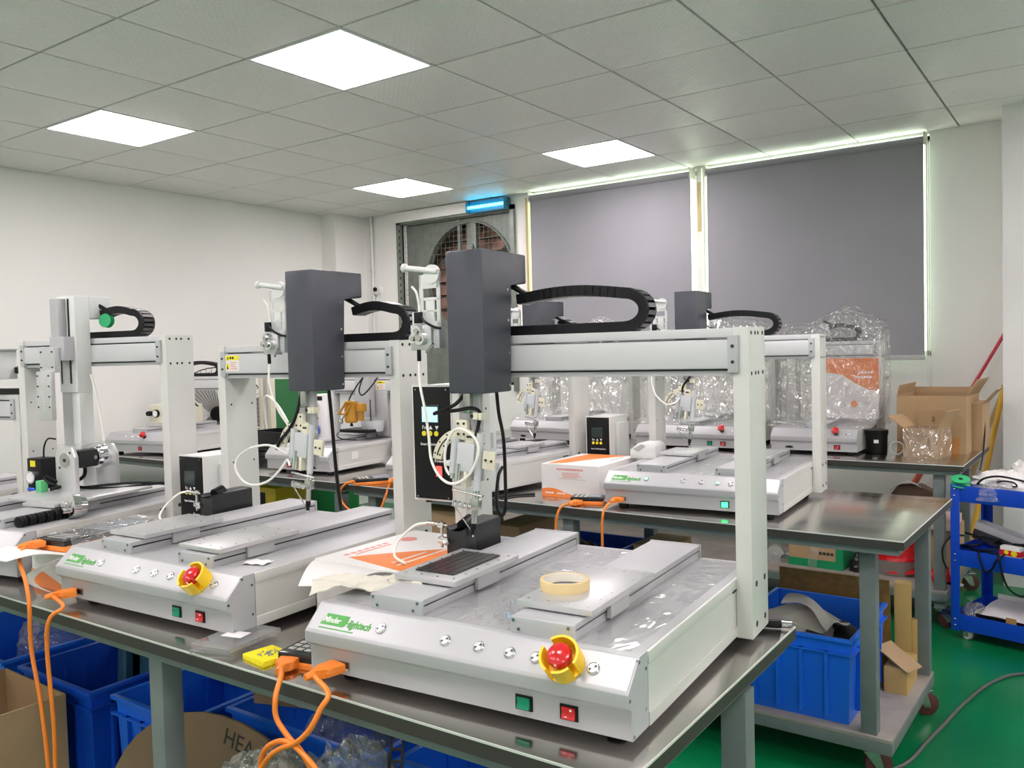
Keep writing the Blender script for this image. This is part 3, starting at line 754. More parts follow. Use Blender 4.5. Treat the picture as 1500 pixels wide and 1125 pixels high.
# white solder tubes looping round the irons
solder_tube(m1, [(-.058,.44,.58), (-.050,.43,.52), (-.030,.42,.46), (-.018,.415,.40), (-.008,.41,.345), (.020,.405,.308), (.059,.40,.297), (.100,.40,.318), (.126,.40,.360), (.126,.402,.392), (.100,.405,.415), (.064,.41,.420), (.040,.41,.395), (.030,.41,.36), (.032,.41,.33), (.042,.41,.315)])
solder_tube(m2, [(.306,.44,.58), (.315,.43,.52), (.345,.43,.45), (.375,.44,.40), (.395,.43,.36), (.388,.42,.330), (.35,.405,.350), (.31,.40,.352), (.25,.40,.338), (.205,.40,.31), (.198,.40,.28), (.225,.40,.25), (.27,.40,.240), (.33,.40,.255), (.375,.405,.29), (.395,.41,.315), (.405,.41,.30)])
solder_tube(m3, [(.036,.44,.58), (.032,.42,.50), (.035,.41,.44), (.055,.405,.39), (.10,.40,.355), (.14,.40,.36), (.16,.405,.38)])
# black hoses from the heads
c = MB(G0 := Matrix.Translation((0, 0, FT))); c.tube([(.075,.44,.505), (.055,.42,.475), (.006,.41,.455), (.02,.41,.458), (.06,.42,.462), (.095,.425,.467), (.112,.432,.460), (.112,.434,.445), (.108,.43,.42), (.104,.42,.40)], .0045, BLACK, 8); c.build('heater_cable', m1)
c = MB(G0); c.tube([(.117,.50,.505), (.122,.50,.45), (.133,.50,.39), (.135,.50,.30), (.134,.50,.235), (.124,.50,.212), (.112,.50,.225), (.104,.51,.26), (.098,.53,.30), (.09,.56,.315)], .0042, BLACK, 8); c.build('air_hose', m1)
c = MB(G0); c.tube([(.430,.44,.505), (.428,.42,.44), (.40,.42,.40), (.36,.42,.365), (.345,.42,.34)], .0045, BLACK, 8); c.build('heater_cable', m2)
c = MB(G0); c.tube([(.30,.66,.58), (.305,.67,.45), (.32,.67,.25), (.345,.66,.13)], .0055, BLACK, 8); c.build('air_hose', m2)
c = MB(G0); c.tube([(.205,.44,.505), (.20,.42,.47), (.17,.42,.43), (.165,.42,.40)], .0045, BLACK, 8); c.build('heater_cable', m3)
# tip cleaners bolted beside the left slide
def tip_cleaner(root, dy=0.0, dx=0.0):
    c = MB(Matrix.Translation((dx, dy, FT))); c.prism([(.036, .1194), (.036, .198), (.041, .201), (.085, .201), (.090, .198), (.090, .1194)], 'y', .44, .545, BLACKM, .001)
    c.box(.036, .090, .40, .44, .1194, .190, BLACKM, .001); c.prism([(.036, .19), (.036, .198), (.042, .192), (.060, .187), (.078, .192), (.090, .198), (.090, .19)], 'y', .40, .44, BLACKM)
    c.cyl((.063, .43, .1925), (.063, .46, .2015), .018, BLACK, 20)
    o = c.build('tip_cleaner', root)
    c = MB(Matrix.Translation((dx, dy, FT))); c.cyl((.026, .395, .150), (.026, .395, .210), .0035, CHROME, 12); c.box(.018, .046, .388, .402, .160, .174, CHROME, .002); c.cyl((.036, .388, .163), (.048, .384, .163), .005, CHROME, 12)
    c.box(.018, .034, .388, .402, .196, .207, CHROME, .002); c.cyl((-.012, .392, .203), (.012, .392, .203), .0055, STEEL, 12); c.cyl((.010, .392, .203), (.040, .396, .201), .0035, CREAM, 10, r2=.002)
    n_ = c.build('air_nozzle', o)
    c = MB(Matrix.Translation((dx, dy, FT))); c.tube([(-.012, .392, .203), (-.045, .385, .195), (-.075, .36, .16), (-.06, .33, .135), (-.02, .32, .125)], .003, PTFE, 8); c.build('nozzle_tube', n_)
tip_cleaner(m1); tip_cleaner(m2, .0)

# ================================================================ OTHER ROBOTS
mA = machine('left robot without a head cover, a motor clamp standing on its platform', -3.13, 1.0, .19, hx=.265, head='none', chain_end=.545, slides=(.20, .49), plats=((.04, .01), (.20, .32)), estop=None, rock=(), logo=False, Hp=.675, iron=False, ladder=False, dsub=None, buttons=())
def left_head(root):
    c = MB(Matrix.Translation((.265, 0, FT)))
    c.box(.0, .085, .470, .530, .49, .82, WHITEP, .003); c.box(.0, .085, .530, .62, .745, .82, WHITEP, .003); c.box(.052, .060, .4685, .472, .52, .81, GROOVE); c.box(.010, .014, .468, .471, .52, .6, GROOVE)
    z = c.build('z_axis', root)
    c = MB(Matrix.Translation((.265, 0, FT))); c.box(.004, .045, .440, .470, .60, .81, SILVER, .002); c.box(.008, .078, .43, .469, .60, .68, SILVER, .002); c.build('z_cover', z)
    c = MB(Matrix.Translation((.265, 0, FT))); c.box(-.012, .060, .405, .430, .56, .645, SILVER2, .002); c.box(-.012, .056, .390, .408, .40, .565, SILVER2, .002)
    for zz in (.63, .578): 
        for x in (-.004, .050): c.cyl((x, .403, zz), (x, .406, zz), .003, HOLE, 8)
    for zz in (.55, .515, .48, .445):
        for x in (-.006, .048): c.cyl((x, .388, zz), (x, .391, zz), .003, HOLE, 8)
    for k in range(7): c.cyl((.022, .3885, .43+k*.011), (.022, .391, .43+k*.011), .0018, TXT, 6)
    c.build('tool_plate', root)
    c = MB(Matrix.Translation((.265, 0, FT))); c.box(.0, .085, .475, .53, .12, .49, WHITEP, .003); c.box(.004, .05, .474, .478, .12, .49, SILVER); c.build('lower_column', root)
    c = MB(Matrix.Translation((.265, 0, FT))); c.tube([(.09, .52, .55), (.12, .52, .45), (.14, .52, .30), (.125, .52, .12), (.12, .52, .05)], .004, PTFE, 8); c.build('air_tube', root)
    c = MB(Matrix.Translation((.265, 0, FT))); c.lathe([(.024, -.010), (.024, -.007), (.012, -.006), (.012, .006), (.024, .007), (.024, .010)], (.12, .57, .735), (.2, -1, .1), GREENSP, 24); c.build('tape_spool', root)
left_head(mA)
mB = machine('low robot at the left photo edge with a flat bracket on its upright', -3.978, .924, .1765, hx=.36, head='none', chain_end=.735, slides=(.175, .482), plats=((.3, .2), (.3, .2)), rock=(), logo=False, Hp=.475, iron=False, ladder=False, dsub=None, buttons=())
def edge_head(root):
    dz = .475-.63; DX = .09
    c = MB(Matrix.Translation((DX, 0, FT+dz))); c.box(.38, .54, .46, .58, .69, .80, WHITEP, .003); c.build('carriage_cover', root)
    c = MB(Matrix.Translation((DX, 0, FT+dz))); c.box(.36, .56, .44, .60, .80, .806, SILVER, .001); o = c.build('top_plate', root)
    c = MB(Matrix.Translation((DX, 0, FT+dz))); c.box(.47, .50, .47, .52, .806, .86, CREAM, .002); c.cyl((.44, .50, .806), (.44, .50, .83), .022, AMBER, 16); c.cyl((.44, .50, .83), (.44, .50, .92), .018, CREAM, 16, r2=.014); c.build('valve', root)
    c = MB(Matrix.Translation((DX, 0, FT+dz))); c.box(.505, .545, .47, .51, .83, .862, BLACK, .003); c.tube([(.512, .49, .862), (.512, .49, .885), (.522, .49, .892), (.532, .49, .885), (.532, .49, .862)], .004, BLACK, 8); c.cyl((.52, .49, .80), (.515, .49, .83), .006, BLACK, 10); c.build('black_fitting', root)
    c = MB(Matrix.Translation((0, 0, FT))); c.box(.700, .712, .535, .640, .28, .325, SILVER, .001); c.box(.712, .716, .575, .605, .282, .323, SILVER2); c.cyl((.714, .59, .305), (.719, .59, .305), .005, SCREW, 10); c.box(.695, .698, .655, .668, .385, .475, CREAM); c.build('side_bracket', root)
edge_head(mB)
m5 = machine('amber valve robot on the table behind the front left robot', -3.6818, 2.9617, .0765, W=.4461, hx=.20, head='none', chain_end=.40, slides=(.25,), plats=((.36, .22),), estop='bare', rock=((.16, 'r'),), buttons=(.38,), logo=False, Hp=.47, iron=False, ladder=False, dsub=.33, ex=.318, sticker=.33)
def amber_head(root):
    G5 = Matrix.Translation((0, 0, FT))
    c = MB(G5); c.box(.22, .32, .47, .52, .24, .50, SILVER, .002); c.box(.27, .40, .53, .545, .13, .40, SILVER2, .002); c.box(.325, .331, .468, .47, .22, .34, GROOVE); c.build('z_axis', root)
    c = MB(G5); c.box(.02, .425, .56, .62, .12, .37, WHITEP, .003); c.build('rear_cabinet', root)
    c = MB(G5); c.cyl((.335, .30, .235), (.335, .30, .34), .037, AMBER, 24); c.cyl((.335, .30, .225), (.335, .30, .235), .030, AMBER, 24, r2=.037); c.cyl((.335, .30, .205), (.335, .30, .226), .011, BLACK, 12, r2=.004)
    c.box(.375, .42, .29, .33, .285, .33, AMBER, .003); c.box(.385, .41, .30, .32, .235, .29, AMBER, .002)
    am = c.build('amber_valve', root)
    c = MB(G5); 
    for a, b in (((.29, .25, .275), (.345, .25, .34)), ((.345, .25, .34), (.37, .27, .34)), ((.29, .25, .275), (.335, .255, .275)), ((.335, .255, .275), (.37, .27, .34))): c.tube([a, tuple((Vector(a)+Vector(b))/2), b], .006, AMBER, 6)
    c.build('valve_frame', am)
    c = MB(G5); c.ball((.285, .27, .232), .014, .014, .014, STEEL, 14, 8); c.cyl((.285, .27, .235), (.31, .28, .27), .004, SCREW, 8); c.build('clamp_knob', am)
    for pts in ([(.32, .30, .34), (.318, .32, .37), (.31, .38, .42), (.30, .44, .46)], [(.30, .45, .47), (.31, .40, .40), (.35, .38, .37), (.40, .40, .42), (.40, .46, .47)], [(.24, .30, .17), (.30, .22, .16), (.36, .20, .145), (.42, .24, .14)]):
        c = MB(G5); c.tube(pts, .004, BLACK, 6); c.build('hose', root)
    c = MB(G5); c.lathe([(.0, .164), (.058, .164), (.060, .172), (.066, .225), (.062, .225), (.056, .174), (.0, .170)], (.35, .46, 0), (0, 0, 1), CLEARP, 28); c.build('white_cup', root)
    c = MB(G5); c.box(.19, .40, .36, .50, .162, .180, BLACK, .006); c.build('black_tray', root)
    c = MB(G5); c.box(.4484, .4490, .16, .215, .045, .085, PAPER); c.build('paper_label', root)
amber_head(m5)
m9 = machine('small grey robot on the table by the long left wall', -5.42, 3.06, .17, W=.64, hx=.05, head='none', chain_end=.43, slides=(.25,), plats=((.16, .2),), estop='bare', rock=((.30, 'r'),), buttons=(.10, .16, .22, .27), logo=False, Hp=.47, iron=False, ladder=False, dsub=None, ex=.34)
c = MB(Matrix.Translation((0, 0, FT))); c.box(-.048, -.036, .54, .60, .33, .46, ENDCAP); c.box(-.05, -.048, .55, .585, .40, .425, RED); c.build('switch_box', m9)
t = empty('pressure_controller', (-5.36, 3.33, T+FT+.165), .17); tag(t, 'cream control box with a round gauge resting on the small grey robot', 'controller')
c = MB(); c.box(0, .33, 0, .16, 0, .125, CREAM, .004); c.build('housing', t)
for q, r, mm, nm in ((.075, .027, BLACK, 'gauge'), (.022, .017, BLACK, 'regulator_knob')):
    c = MB(); c.lathe([(r, 0), (r, .014 if nm == 'gauge' else .03), (r*.85, .016 if nm == 'gauge' else .034)], (q, 0, .065), (0, -1, 0), mm, 24); o = c.build(nm, t)
    if nm == 'gauge': c = MB(); c.cyl((q, -.0165, .065), (q, -.0175, .065), r*.8, TXT, 20); c.build('gauge_face', o)
c = MB(); c.box(.13, .172, -.006, 0, .045, .092, GROOVE, .002); c.build('display', t)
c = MB(); c.box(.20, .222, -.008, 0, .05, .085, RED, .002); c.build('power_switch', t)
c = MB(); c.tube([(.10, .10, .125), (.15, .08, .15), (.24, .09, .135), (.30, .08, .15), (.36, .09, .11)], .006, BLACK, 6); c.build('lead', t)

# ---- film wrapped robots along the blinds
def wrapped(label, X, Y, yaw, W, chain_end, hx, estop=True, rock=(), hood=None, box=False):
    t = machine(label, X, Y, yaw, W=W, hx=hx, head='none', chain_end=chain_end, slides=(W*.5,), plats=((.34, .2),), estop='bare', rock=rock, buttons=(W-.05,), logo=False, Hp=.60, iron=False, ladder=False, dsub=.10, ex=W-.11, group='film wrapped robots')
    c = MB(Matrix.Translation((0, 0, FT))); rnd = random.Random(int(X*100))
    nu, nv = 44, 30; x0, x1, ya, yb_ = -.055, W+.055, .30, .70
    zt = .66
    def prof(v):
        # front skirt up, over the top, down the back
        if v < .12: k = v/.12; return (.06+.22*k, .125+.02*k)
        if v < .5: k = (v-.12)/.38; return (.28+.14*k, .145+(zt-.145)*k)
        if v < .68: k = (v-.5)/.18; return (.42+.28*k, zt+.06*math.sin(k*math.pi))
        k = (v-.68)/.32; return (.70, zt-(zt-.10)*k)
    P = [[rnd.uniform(-1, 1) for _ in range(nv+1)] for _ in range(nu+1)]
    def fn(u, v):
        y, z = prof(v); x = x0+(x1-x0)*u; i, j = int(round(u*nu)), int(round(v*nv))
        d = P[i][j]*.007+.010*math.sin(u*23+v*9)*math.sin(v*17-u*5)
        bulge = .10*math.exp(-((u-.62)/.22)**2)*max(0, math.sin((v-.3)/.6*math.pi)) if .3 < v < .9 else 0
        if z < .2: d *= .35
        return (x+P[i][(j+3) % nv]*.005, y-d, z+d*.6+bulge)
    c.sheet(fn, nu, nv, FILM)
    for xx, sg in ((x0, -1), (x1, 1)):
        Q = [[rnd.uniform(-1, 1) for _ in range(13)] for _ in range(13)]
        c.sheet(lambda u, v: (xx+sg*(.008*Q[int(u*12)][int(v*12)]), .40-.12*(1-v)+u*(.30+.12*(1-v)), .10+v*(zt-.10)), 12, 12, FILM)
    c.build('plastic_wrap', t)
    return t
w6 = wrapped('film wrapped robot under the left blind, furthest left of the wrapped robots', -3.33, 4.74, .0, .62, .45, .20, rock=((.545, 'r'),))
w7 = wrapped('film wrapped robot with green and red switches in the middle of the blind table', -2.375, 4.72, .0, .66, .42, .18, rock=((.475, 'g'), (.556, 'r')))
w8 = wrapped('film wrapped robot beside the black bucket with an orange and white carton inside', -1.5518, 4.7669, .0326, .4582, .36, .10, rock=((.355, 'r'),))
t = empty('orange_and_white_carton', (-1.36, 5.16, T+FT+.150), .03); tag(t, 'orange and white carton under the film of the wrapped robot by the black bucket', 'carton')
c = MB(); c.box(0, .30, 0, .11, 0, .35, BOXW, .002); o = c.build('carton', t)
c = MB(); c.prism([(.0, .35), (.30, .35), (.30, .16), (.24, .17), (.18, .20), (.10, .255), (.0, .27)], 'y', -.0012, .0, BOXO); c.build('orange_wave', t)
c = MB(); c.lathe([(.020, 0), (.020, .001), (.013, .001), (.013, .0005)], (.165, -.0002, .085), (0, -1, 0), BOXO, 20); c.build('round_logo', t)
c = MB(Matrix.Translation((0, 0, 0)))
for r_, (a, n) in enumerate(((.17, 6), (.19, 5))):
    for k in range(n): c.box(a+k*.016, a+k*.016+.012, -.0018, 0, .235+r_*.026, .247+r_*.026, BOXW)
c.build('printed_characters', t)

# ================================================================ SOLDERING STATIONS
def station(label, loc, rz, lit=False, hang=False):
    t = empty('soldering_station', loc, rz); tag(t, label, 'control box', 'soldering stations')
    w_, h, d = .118, .30, .20
    c = MB(); c.box(0, w_, .002, d, .012, h, WHITEP, .004); c.box(-.002, w_+.002, 0, .003, .010, h+.002, BOXW); c.build('housing', t)
    c = MB(); c.box(.003, w_-.003, -.004, .001, .015, h-.003, BLACK, .001); fp = c.build('front_panel', t)
    for x in (.012, w_-.012):
        for z in (.02, h-.010): 
            c = MB(); c.cyl((x, -.0055, z), (x, -.0035, z), .002, SCREW, 8); c.build('screw', fp)
    c = MB(); c.box(.028, .084, -.006, -.003, .205, .252, LCDOFF, .001); c.box(.032, .080, -.0066, -.0055, .209, .247, LCD if lit else LCDOFF); c.build('screen', t)
    for k in range(3):
        c = MB(); c.cyl((.036+k*.019, -.006, .180), (.036+k*.019, -.003, .180), .0065, KEY, 18); c.build('button', t)
    text('Fn', .014, TXT, t, FRONT(.030, -.0046, .1905), 'print'); text('\u25b2', .012, TXT, t, FRONT(.0505, -.0046, .1905), 'print'); text('\u25bc', .012, TXT, t, FRONT(.0695, -.0046, .1905), 'print')
    text('Smart Soldering Station', .0095, TXT, t, FRONT(.024, -.0046, .150), 'print', sx=.82)
    text('Power', .012, TXT, t, FRONT(.066, -.0046, .108), 'print')
    c = MB(); c.box(.070, .092, -.006, -.003, .070, .102, BLACK, .001); o = c.build('power_switch', t)
    c = MB(); c.prism([(-.004, .073), (-.010, .074), (-.006, .086), (-.009, .099), (-.004, .099)], 'x', .073, .089, REDLIT if lit else RED); c.build('rocker', o)
    for (x, y) in ((.02, .03), (w_-.02, .03), (.02, d-.03), (w_-.02, d-.03)):
        c = MB(); c.cyl((x, y, 0), (x, y, .013), .009, BLACK, 12); c.build('foot', t)
    c = MB(); c.box(w_, w_+.022, .06, .17, .10, .27, WHITEP, .004); c.build('side_box', t)
    if hang:
        c = MB(); c.box(w_-.001, w_+.026, .09, .15, .13, .17, ENDCAP); c.build('hanging_bracket', t)
    return t
def mloc(m, x, y, z): 
    a = m.rotation_euler.z; return (m.location.x+x*math.cos(a)-y*math.sin(a), m.location.y+x*math.sin(a)+y*math.cos(a), T+z)
station('soldering station with lit screen and red power switch hung between the front robots', mloc(m1, -.166, .55, FT+.212), .0646, True, True)
station('soldering station left of the front left robot, behind its tip cleaner', mloc(m2, -.275, .56, 0), .0397)
station('soldering station with a dark screen standing behind the small white carton', mloc(m3, -.353, .56, 0), .0627)

# ================================================================ THINGS ON THE FRONT TABLE
def single(name, mb, label, cat, loc=(0,0,0), rz=0.0, group=None, kind=None):
    o = mb.build(name, None, loc, rz); return tag(o, label, cat, group, kind)
c = MB(); c.lathe([(.0385, 0), (.0445, 0), (.0450, .002), (.0450, .016), (.0445, .018), (.0385, .018), (.0375, .0165), (.0375, .0015)], (0, 0, 0), (0, 0, 1), TAPE, 48, [TAPE]*4+[TAPE, TAPEIN, TAPEIN, TAPEIN])
# open ring: remove the end caps of the lathe
bm_caps = [f for f in c.bm.faces if len(f.verts) > 4]; bmesh.ops.delete(c.bm, geom=bm_caps, context='FACES_ONLY')
px_, py_, _z = mloc(m1, .452, .185, 0)
single('tape_roll', c, 'roll of cream masking tape lying on the front robot platform', 'tape', (px_, py_, T+FT+.162), .3)
c = MB(); 
for k in range(5): c.box(-.046+k*.0187, -.046+k*.0187+.0172, -.085, .085, 0, .0022, CELL)
c.box(-.046, .046, -.085, .085, -.0003, .0004, GROOVE)
px_, py_, _z = mloc(m1, .172, .252, 0)
single('solar_cell', c, 'black ribbed panel lying on the left platform of the front robot', 'panel', (px_, py_, T+FT+.1627), .0646)
def wave(pts, n=6): return [(p[0], p[1]) for p in catmull([(a, b, 0) for a, b in pts], n)]
# open white cartons between the robots: four walls, lid sheet and a front flap
def lid_carton(label, x0, x1, y0, y1, z1, flap, orange_front=False):
    t = empty('white_carton', ((x0+x1)/2, (y0+y1)/2, T)); tag(t, label, 'carton')
    hx, hy, h = (x1-x0)/2, (y1-y0)/2, z1-T; th = .003
    c = MB(); c.box(-hx, hx, -hy, hy, 0, th, BOXW); c.box(-hx, -hx+th, -hy, hy, th, h-.004, BOXW); c.box(hx-th, hx, -hy, hy, th, h-.004, BOXW); c.box(-hx, hx, -hy, -hy+th, th, h-.004, BOXW); c.box(-hx, hx, hy-th, hy, th, h-.004, BOXW); c.build('box', t)
    c = MB(); c.box(-hx, hx, -hy, hy, h-.004, h-.001, BOXW); ld = c.build('lid', t)
    c = MB(); P = [(p[0]-(x0+x1)/2, p[1]-(y0+y1)/2, p[2]-T) for p in flap]
    n = 10
    def fn(u, v):
        a = Vector(P[0]).lerp(Vector(P[1]), u); b = Vector(P[3]).lerp(Vector(P[2]), u); q = a.lerp(b, v)
        q.z += .012*math.sin(v*math.pi); return q
    c.sheet(fn, 8, n, BOXW, th=.002); c.build('flap', t)
    return t, ld, hx, hy, h
ct, ld, hx_, hy_, h_ = lid_carton('opened white carton with an orange wave lying between the two front robots', -1.522, -1.262, 1.350, 1.705, T+.140, [(-1.515, 1.35, .974), (-1.275, 1.35, .974), (-1.250, 1.195, .985), (-1.365, 1.165, .978)])
c = MB(); c.prism(wave([(hx_, .12), (.085, .05), (.03, -.01), (-.035, -.085), (-.062, -.125)])+[(-.065, -.13), (hx_, -.165)], 'z', h_-.001, h_-.0004, BOXO); c.build('orange_wave', ld)
c = MB(); c.lathe([(.022, 0), (.022, .0006), (.018, .0006), (.018, .0004)], (-.07, .085, h_-.001), (0, 0, 1), BOXR, 24)
for k in range(7): c.box(-.095, -.083, -.12+k*.022, -.12+k*.022+.014, h_-.001, h_-.0005, BOXR)
c.box(-.075, -.068, -.10, .02, h_-.001, h_-.0005, BOXR)
c.build('red_print', ld)
c = MB(); c.box(.085, .092, -.13, .05, h_-.001, h_-.0001, BOXW); c.box(.060, .066, -.12, .0, h_-.001, h_-.0001, BOXW); c.build('white_print', ld)
c2, ld2, hx_, hy_, h_ = lid_carton('opened white carton left of the second robot with a teach pendant on its lid', -2.450, -2.222, 1.150, 1.560, T+.105, [(-2.44, 1.15, .940), (-2.235, 1.15, .940), (-2.26, 1.00, .955), (-2.43, .995, .950)])
c = MB(); c.prism([(-hx_, 0)]+wave([(-hx_, .045), (-.05, .042), (.0, .03), (.06, .015), (hx_, .01)])+[(hx_, 0)], 'y', -hy_-.0008, -hy_, BOXO); c.build('orange_wave', c2)
c = MB(); c.sheet(lambda u, v: (hx_+.004-.10*math.sin(v*2.4)-.02*u, -hy_-.004-.055*math.sin(v*math.pi*.9)-.03*u*(1-v), h_-.002-v*(h_-.004)), 4, 10, PAPER, th=.0015); c.build('curled_paper', c2)
# tissue crumpled on the front left corner of the robot base
c = MB(); rr = random.Random(3)
Q = [[rr.uniform(-1, 1) for _ in range(20)] for _ in range(20)]
def tis(u, v):
    i, j = int(u*16), int(v*16)
    return (-.11+.22*u+.003*Q[i][j], -.040+.08*v*(1-.3*u)+.025*math.sin(u*4)+.003*Q[j][i], .004+.014*abs(math.sin(u*6+v*5))+.004*abs(Q[i][(j+5) % 18])+.012*math.sin(v*math.pi))
c.sheet(tis, 16, 16, TISSUE, th=.002)
px_, py_, _z = mloc(m1, .052, .115, 0)
single('tissue', c, 'crumpled cream tissue on the front left corner of the front robot base', 'tissue', (px_, py_, T+FT+.121), .55)
c = MB(); c.sheet(lambda u, v: (-.03+.06*u, -.02+.04*v, .0015+.003*math.sin(u*7+v*3)**2), 8, 6, PAPER, th=.0006)
px_, py_, _z = mloc(m2, .60, .125, 0)
single('paper_scrap', c, 'white paper scrap on the right edge of the front left robot base', 'paper', (px_, py_, T+FT+.1205), .3)
# clear cases, sponge
t = empty('clear_case', (-1.525, 1.122, T), R(14)); tag(t, 'clear flat plastic case with a white label at the front table edge', 'case')
c = MB(); c.box(-.055, .055, -.075, .075, 0, .012, PET, .002); c.build('lower_case', t)
c = MB(Matrix.Rotation(R(-6), 4, 'Z') @ Matrix.Translation((.004, .004, .0125))); c.box(-.055, .055, -.075, .075, 0, .010, PET, .002); c.build('upper_case', t)
c = MB(); c.box(-.026, .026, -.012, .024, .0228, .0232, PAPER); c.build('label', t)
c = MB(); c.box(-.040, .040, -.035, .035, 0, .012, SPONGE, .003); t = single('sponge', c, 'yellow tip cleaning sponge beside the black teach pendant', 'sponge', (-1.398, 1.108, T), R(-8))
c = MB(); rr = random.Random(5)
for k in range(40): a = rr.uniform(0, 6.28); r = rr.uniform(0, .02); c.ball((r*math.cos(a), r*math.sin(a), .0125), .0022, .0022, .0015, SCREW, 6, 4)
o = c.build('solder_crumbs', t); o['kind'] = 'stuff'
# teach pendants in orange sleeves
def pendant(label, loc, rz, L_=.19, w_=.10, sleeve=False):
    t = empty('teach_pendant', loc, rz); tag(t, label, 'controller', 'teach pendants')
    c = MB(); c.box(-w_/2-.004, w_/2+.004, -L_/2-.003, L_/2+.003, 0, .014, ORANGE, .004); c.build('orange_sleeve', t)
    c = MB(); c.box(-w_/2, w_/2, -L_/2, L_/2, .006, .030, TABLET, .006); o = c.build('body', t)
    c = MB(); c.box(-w_/2+.010, w_/2-.010, -.01, L_/2-.012, .0298, .0305, TABGLASS); c.build('screen', t)
    c = MB()
    for a in range(4):
        for b in range(3): c.box(-.038+a*.020, -.038+a*.020+.015, -L_/2+.018+b*.018, -L_/2+.018+b*.018+.012, .0298, .0312, GREYBOX, .001)
    c.build('key', t)['kind'] = 'stuff'
    if sleeve:
        c = MB(); rr = random.Random(9); Q = [[rr.uniform(-1, 1) for _ in range(20)] for _ in range(20)]
        c.sheet(lambda u, v: (-w_/2-.010+(w_+.02)*u, -L_/2+.02+(L_+.01)*v, .032+.006*abs(Q[int(u*10)][int(v*14)])-(.028 if u in (0, 1) else 0)), 10, 14, BAG); c.build('plastic_sleeve', t)
    return t
pendant('black teach pendant half hidden behind the front robot, orange plug in it', (-1.318, 1.195, T), R(10))
pendant('teach pendant in a clear sleeve on the opened carton, left of the second robot', (-2.368, 1.300, T+.1052), R(8), L_=.30, w_=.12, sleeve=True)
pendant('teach pendant lying in front of the small white carton', (-1.690, 2.925, T), R(-70), L_=.13, w_=.08)
pendant('teach pendant on the table corner beside the amber valve robot', (-2.86, 2.93, T), R(-35), L_=.20, w_=.09)
# orange data cables
def cable(label, pts, plugs, r=.0051, group='orange data cables', m=ORANGE, name='data_cable'):
    t = empty(name, pts[0]); tag(t, label, 'cable', group)
    o0 = Vector(pts[0]); c = MB(Matrix.Translation(-o0)); c.tube(pts, r, m, 10, 8); c.build('cord', t)
    for (a, b) in plugs:
        a, b = Vector(a), Vector(b); d = (b-a).normalized(); s_ = Vector((-d.y, d.x, 0)).normalized()
        fm = Matrix.Identity(4); up = s_.cross(d)*-1
        for i in range(3): fm[i][0], fm[i][1], fm[i][2], fm[i][3] = d[i], s_[i], up[i], (a-o0)[i]
        L_ = (b-a).length
        c = MB(fm); c.prism([(0, -.007), (L_*.25, -.012), (L_*.35, -.019), (L_, -.021), (L_, .021), (L_*.35, .019), (L_*.25, .012), (0, .007)], 'z', -.008, .008, m, .002)
        c.cyl((L_*.30, -.0155, 0), (L_*.82, -.0155, 0), .0045, m, 8); c.cyl((L_*.30, .0155, 0), (L_*.82, .0155, 0), .0045, m, 8); c.cyl((-.016, 0, 0), (.002, 0, 0), .0062, m, 10, r2=.009)
        c.build('plug', t)
    return t
d1 = mloc(m1, .075, -.003, FT+.018); d1b = mloc(m1, .060, -.058, FT+.016)
cable('orange data cable tied in loops below the table edge of the front robot',
      [(-1.302, 1.062, .850), (-1.252, 1.02, .858), (-1.232, .990, .835), (-1.226, .985, .80), (-1.195, .985, .772), (-1.160, .985, .752), (-1.130, .985, .715), (-1.118, .985, .665), (-1.145, .985, .615), (-1.20, .985, .600), (-1.255, .985, .635), (-1.275, .985, .690), (-1.255, .980, .735), (-1.205, .978, .765), (-1.160, .978, .760), (-1.105, .978, .725), (-1.082, .978, .67), (-1.11, .978, .605), (-1.18, .978, .575), (-1.25, .978, .61), (-1.268, .976, .68), (-1.240, .974, .725), (-1.205, .974, .752), (-1.165, .976, .772), (-1.135, .982, .80), (-1.120, .995, .835), (-1.118, 1.012, .858), d1b],
      [((-1.302, 1.062, .850), (-1.318, 1.100, .852)), (d1b, d1)])
d2 = mloc(m2, .075, -.003, FT+.018); d2b = mloc(m2, .045, -.050, FT+.014)
cable('orange data cable hanging from the front left robot beside the opened carton',
      [(-2.376, 1.100, T+.125), (-2.30, 1.05, .945), (-2.19, 1.012, .91), (-2.152, 1.0, .86), (-2.152, 1.0, .753), (-2.118, 1.0, .625), (-2.096, 1.0, .471), (-2.09, 1.0, .33), (-2.08, 1.0, .24), (-2.065, 1.0, .33), (-2.062, 1.0, .478), (-2.060, 1.0, .588), (-2.075, 1.0, .767), (-2.062, 1.003, .840), (-2.05, 1.03, .864), d2b],
      [((-2.376, 1.100, T+.125), (-2.372, 1.146, T+.125)), (d2b, d2)], r=.0050)
d3 = mloc(m3, .064, -.003, FT+.018); d3b = mloc(m3, .052, -.045, FT+.016)
def at(p, q, t): return tuple(Vector(p).lerp(Vector(q), t))
cable('orange data cable from the robot with green lit buttons', [(-1.708, 2.828, T+.012), (-1.735, 2.80, T+.004), (-1.752, 2.785, .79), (-1.755, 2.785, .66), (-1.70, 2.785, .50), (-1.60, 2.785, .52), (-1.556, 2.785, .66), (-1.550, 2.785, .80), (-1.545, 2.80, .848), d3b],
      [((-1.708, 2.828, T+.012), (-1.70, 2.872, T+.014)), (d3b, d3)])
cable('orange data cable from the robot beside the amber valve robot', [(-2.925, 2.842, T+.012), (-2.955, 2.83, T+.004), (-2.985, 2.82, .80), (-2.96, 2.82, .74), (-2.86, 2.82, .69), (-2.78, 2.80, .66), (-2.73, 2.80, .70), (-2.70, 2.83, .80), (-2.696, 2.86, .865)],
      [((-2.925, 2.842, T+.012), (-2.90, 2.872, T+.014)), ((-2.696, 2.86, .865), (-2.690, 2.908, .874))])
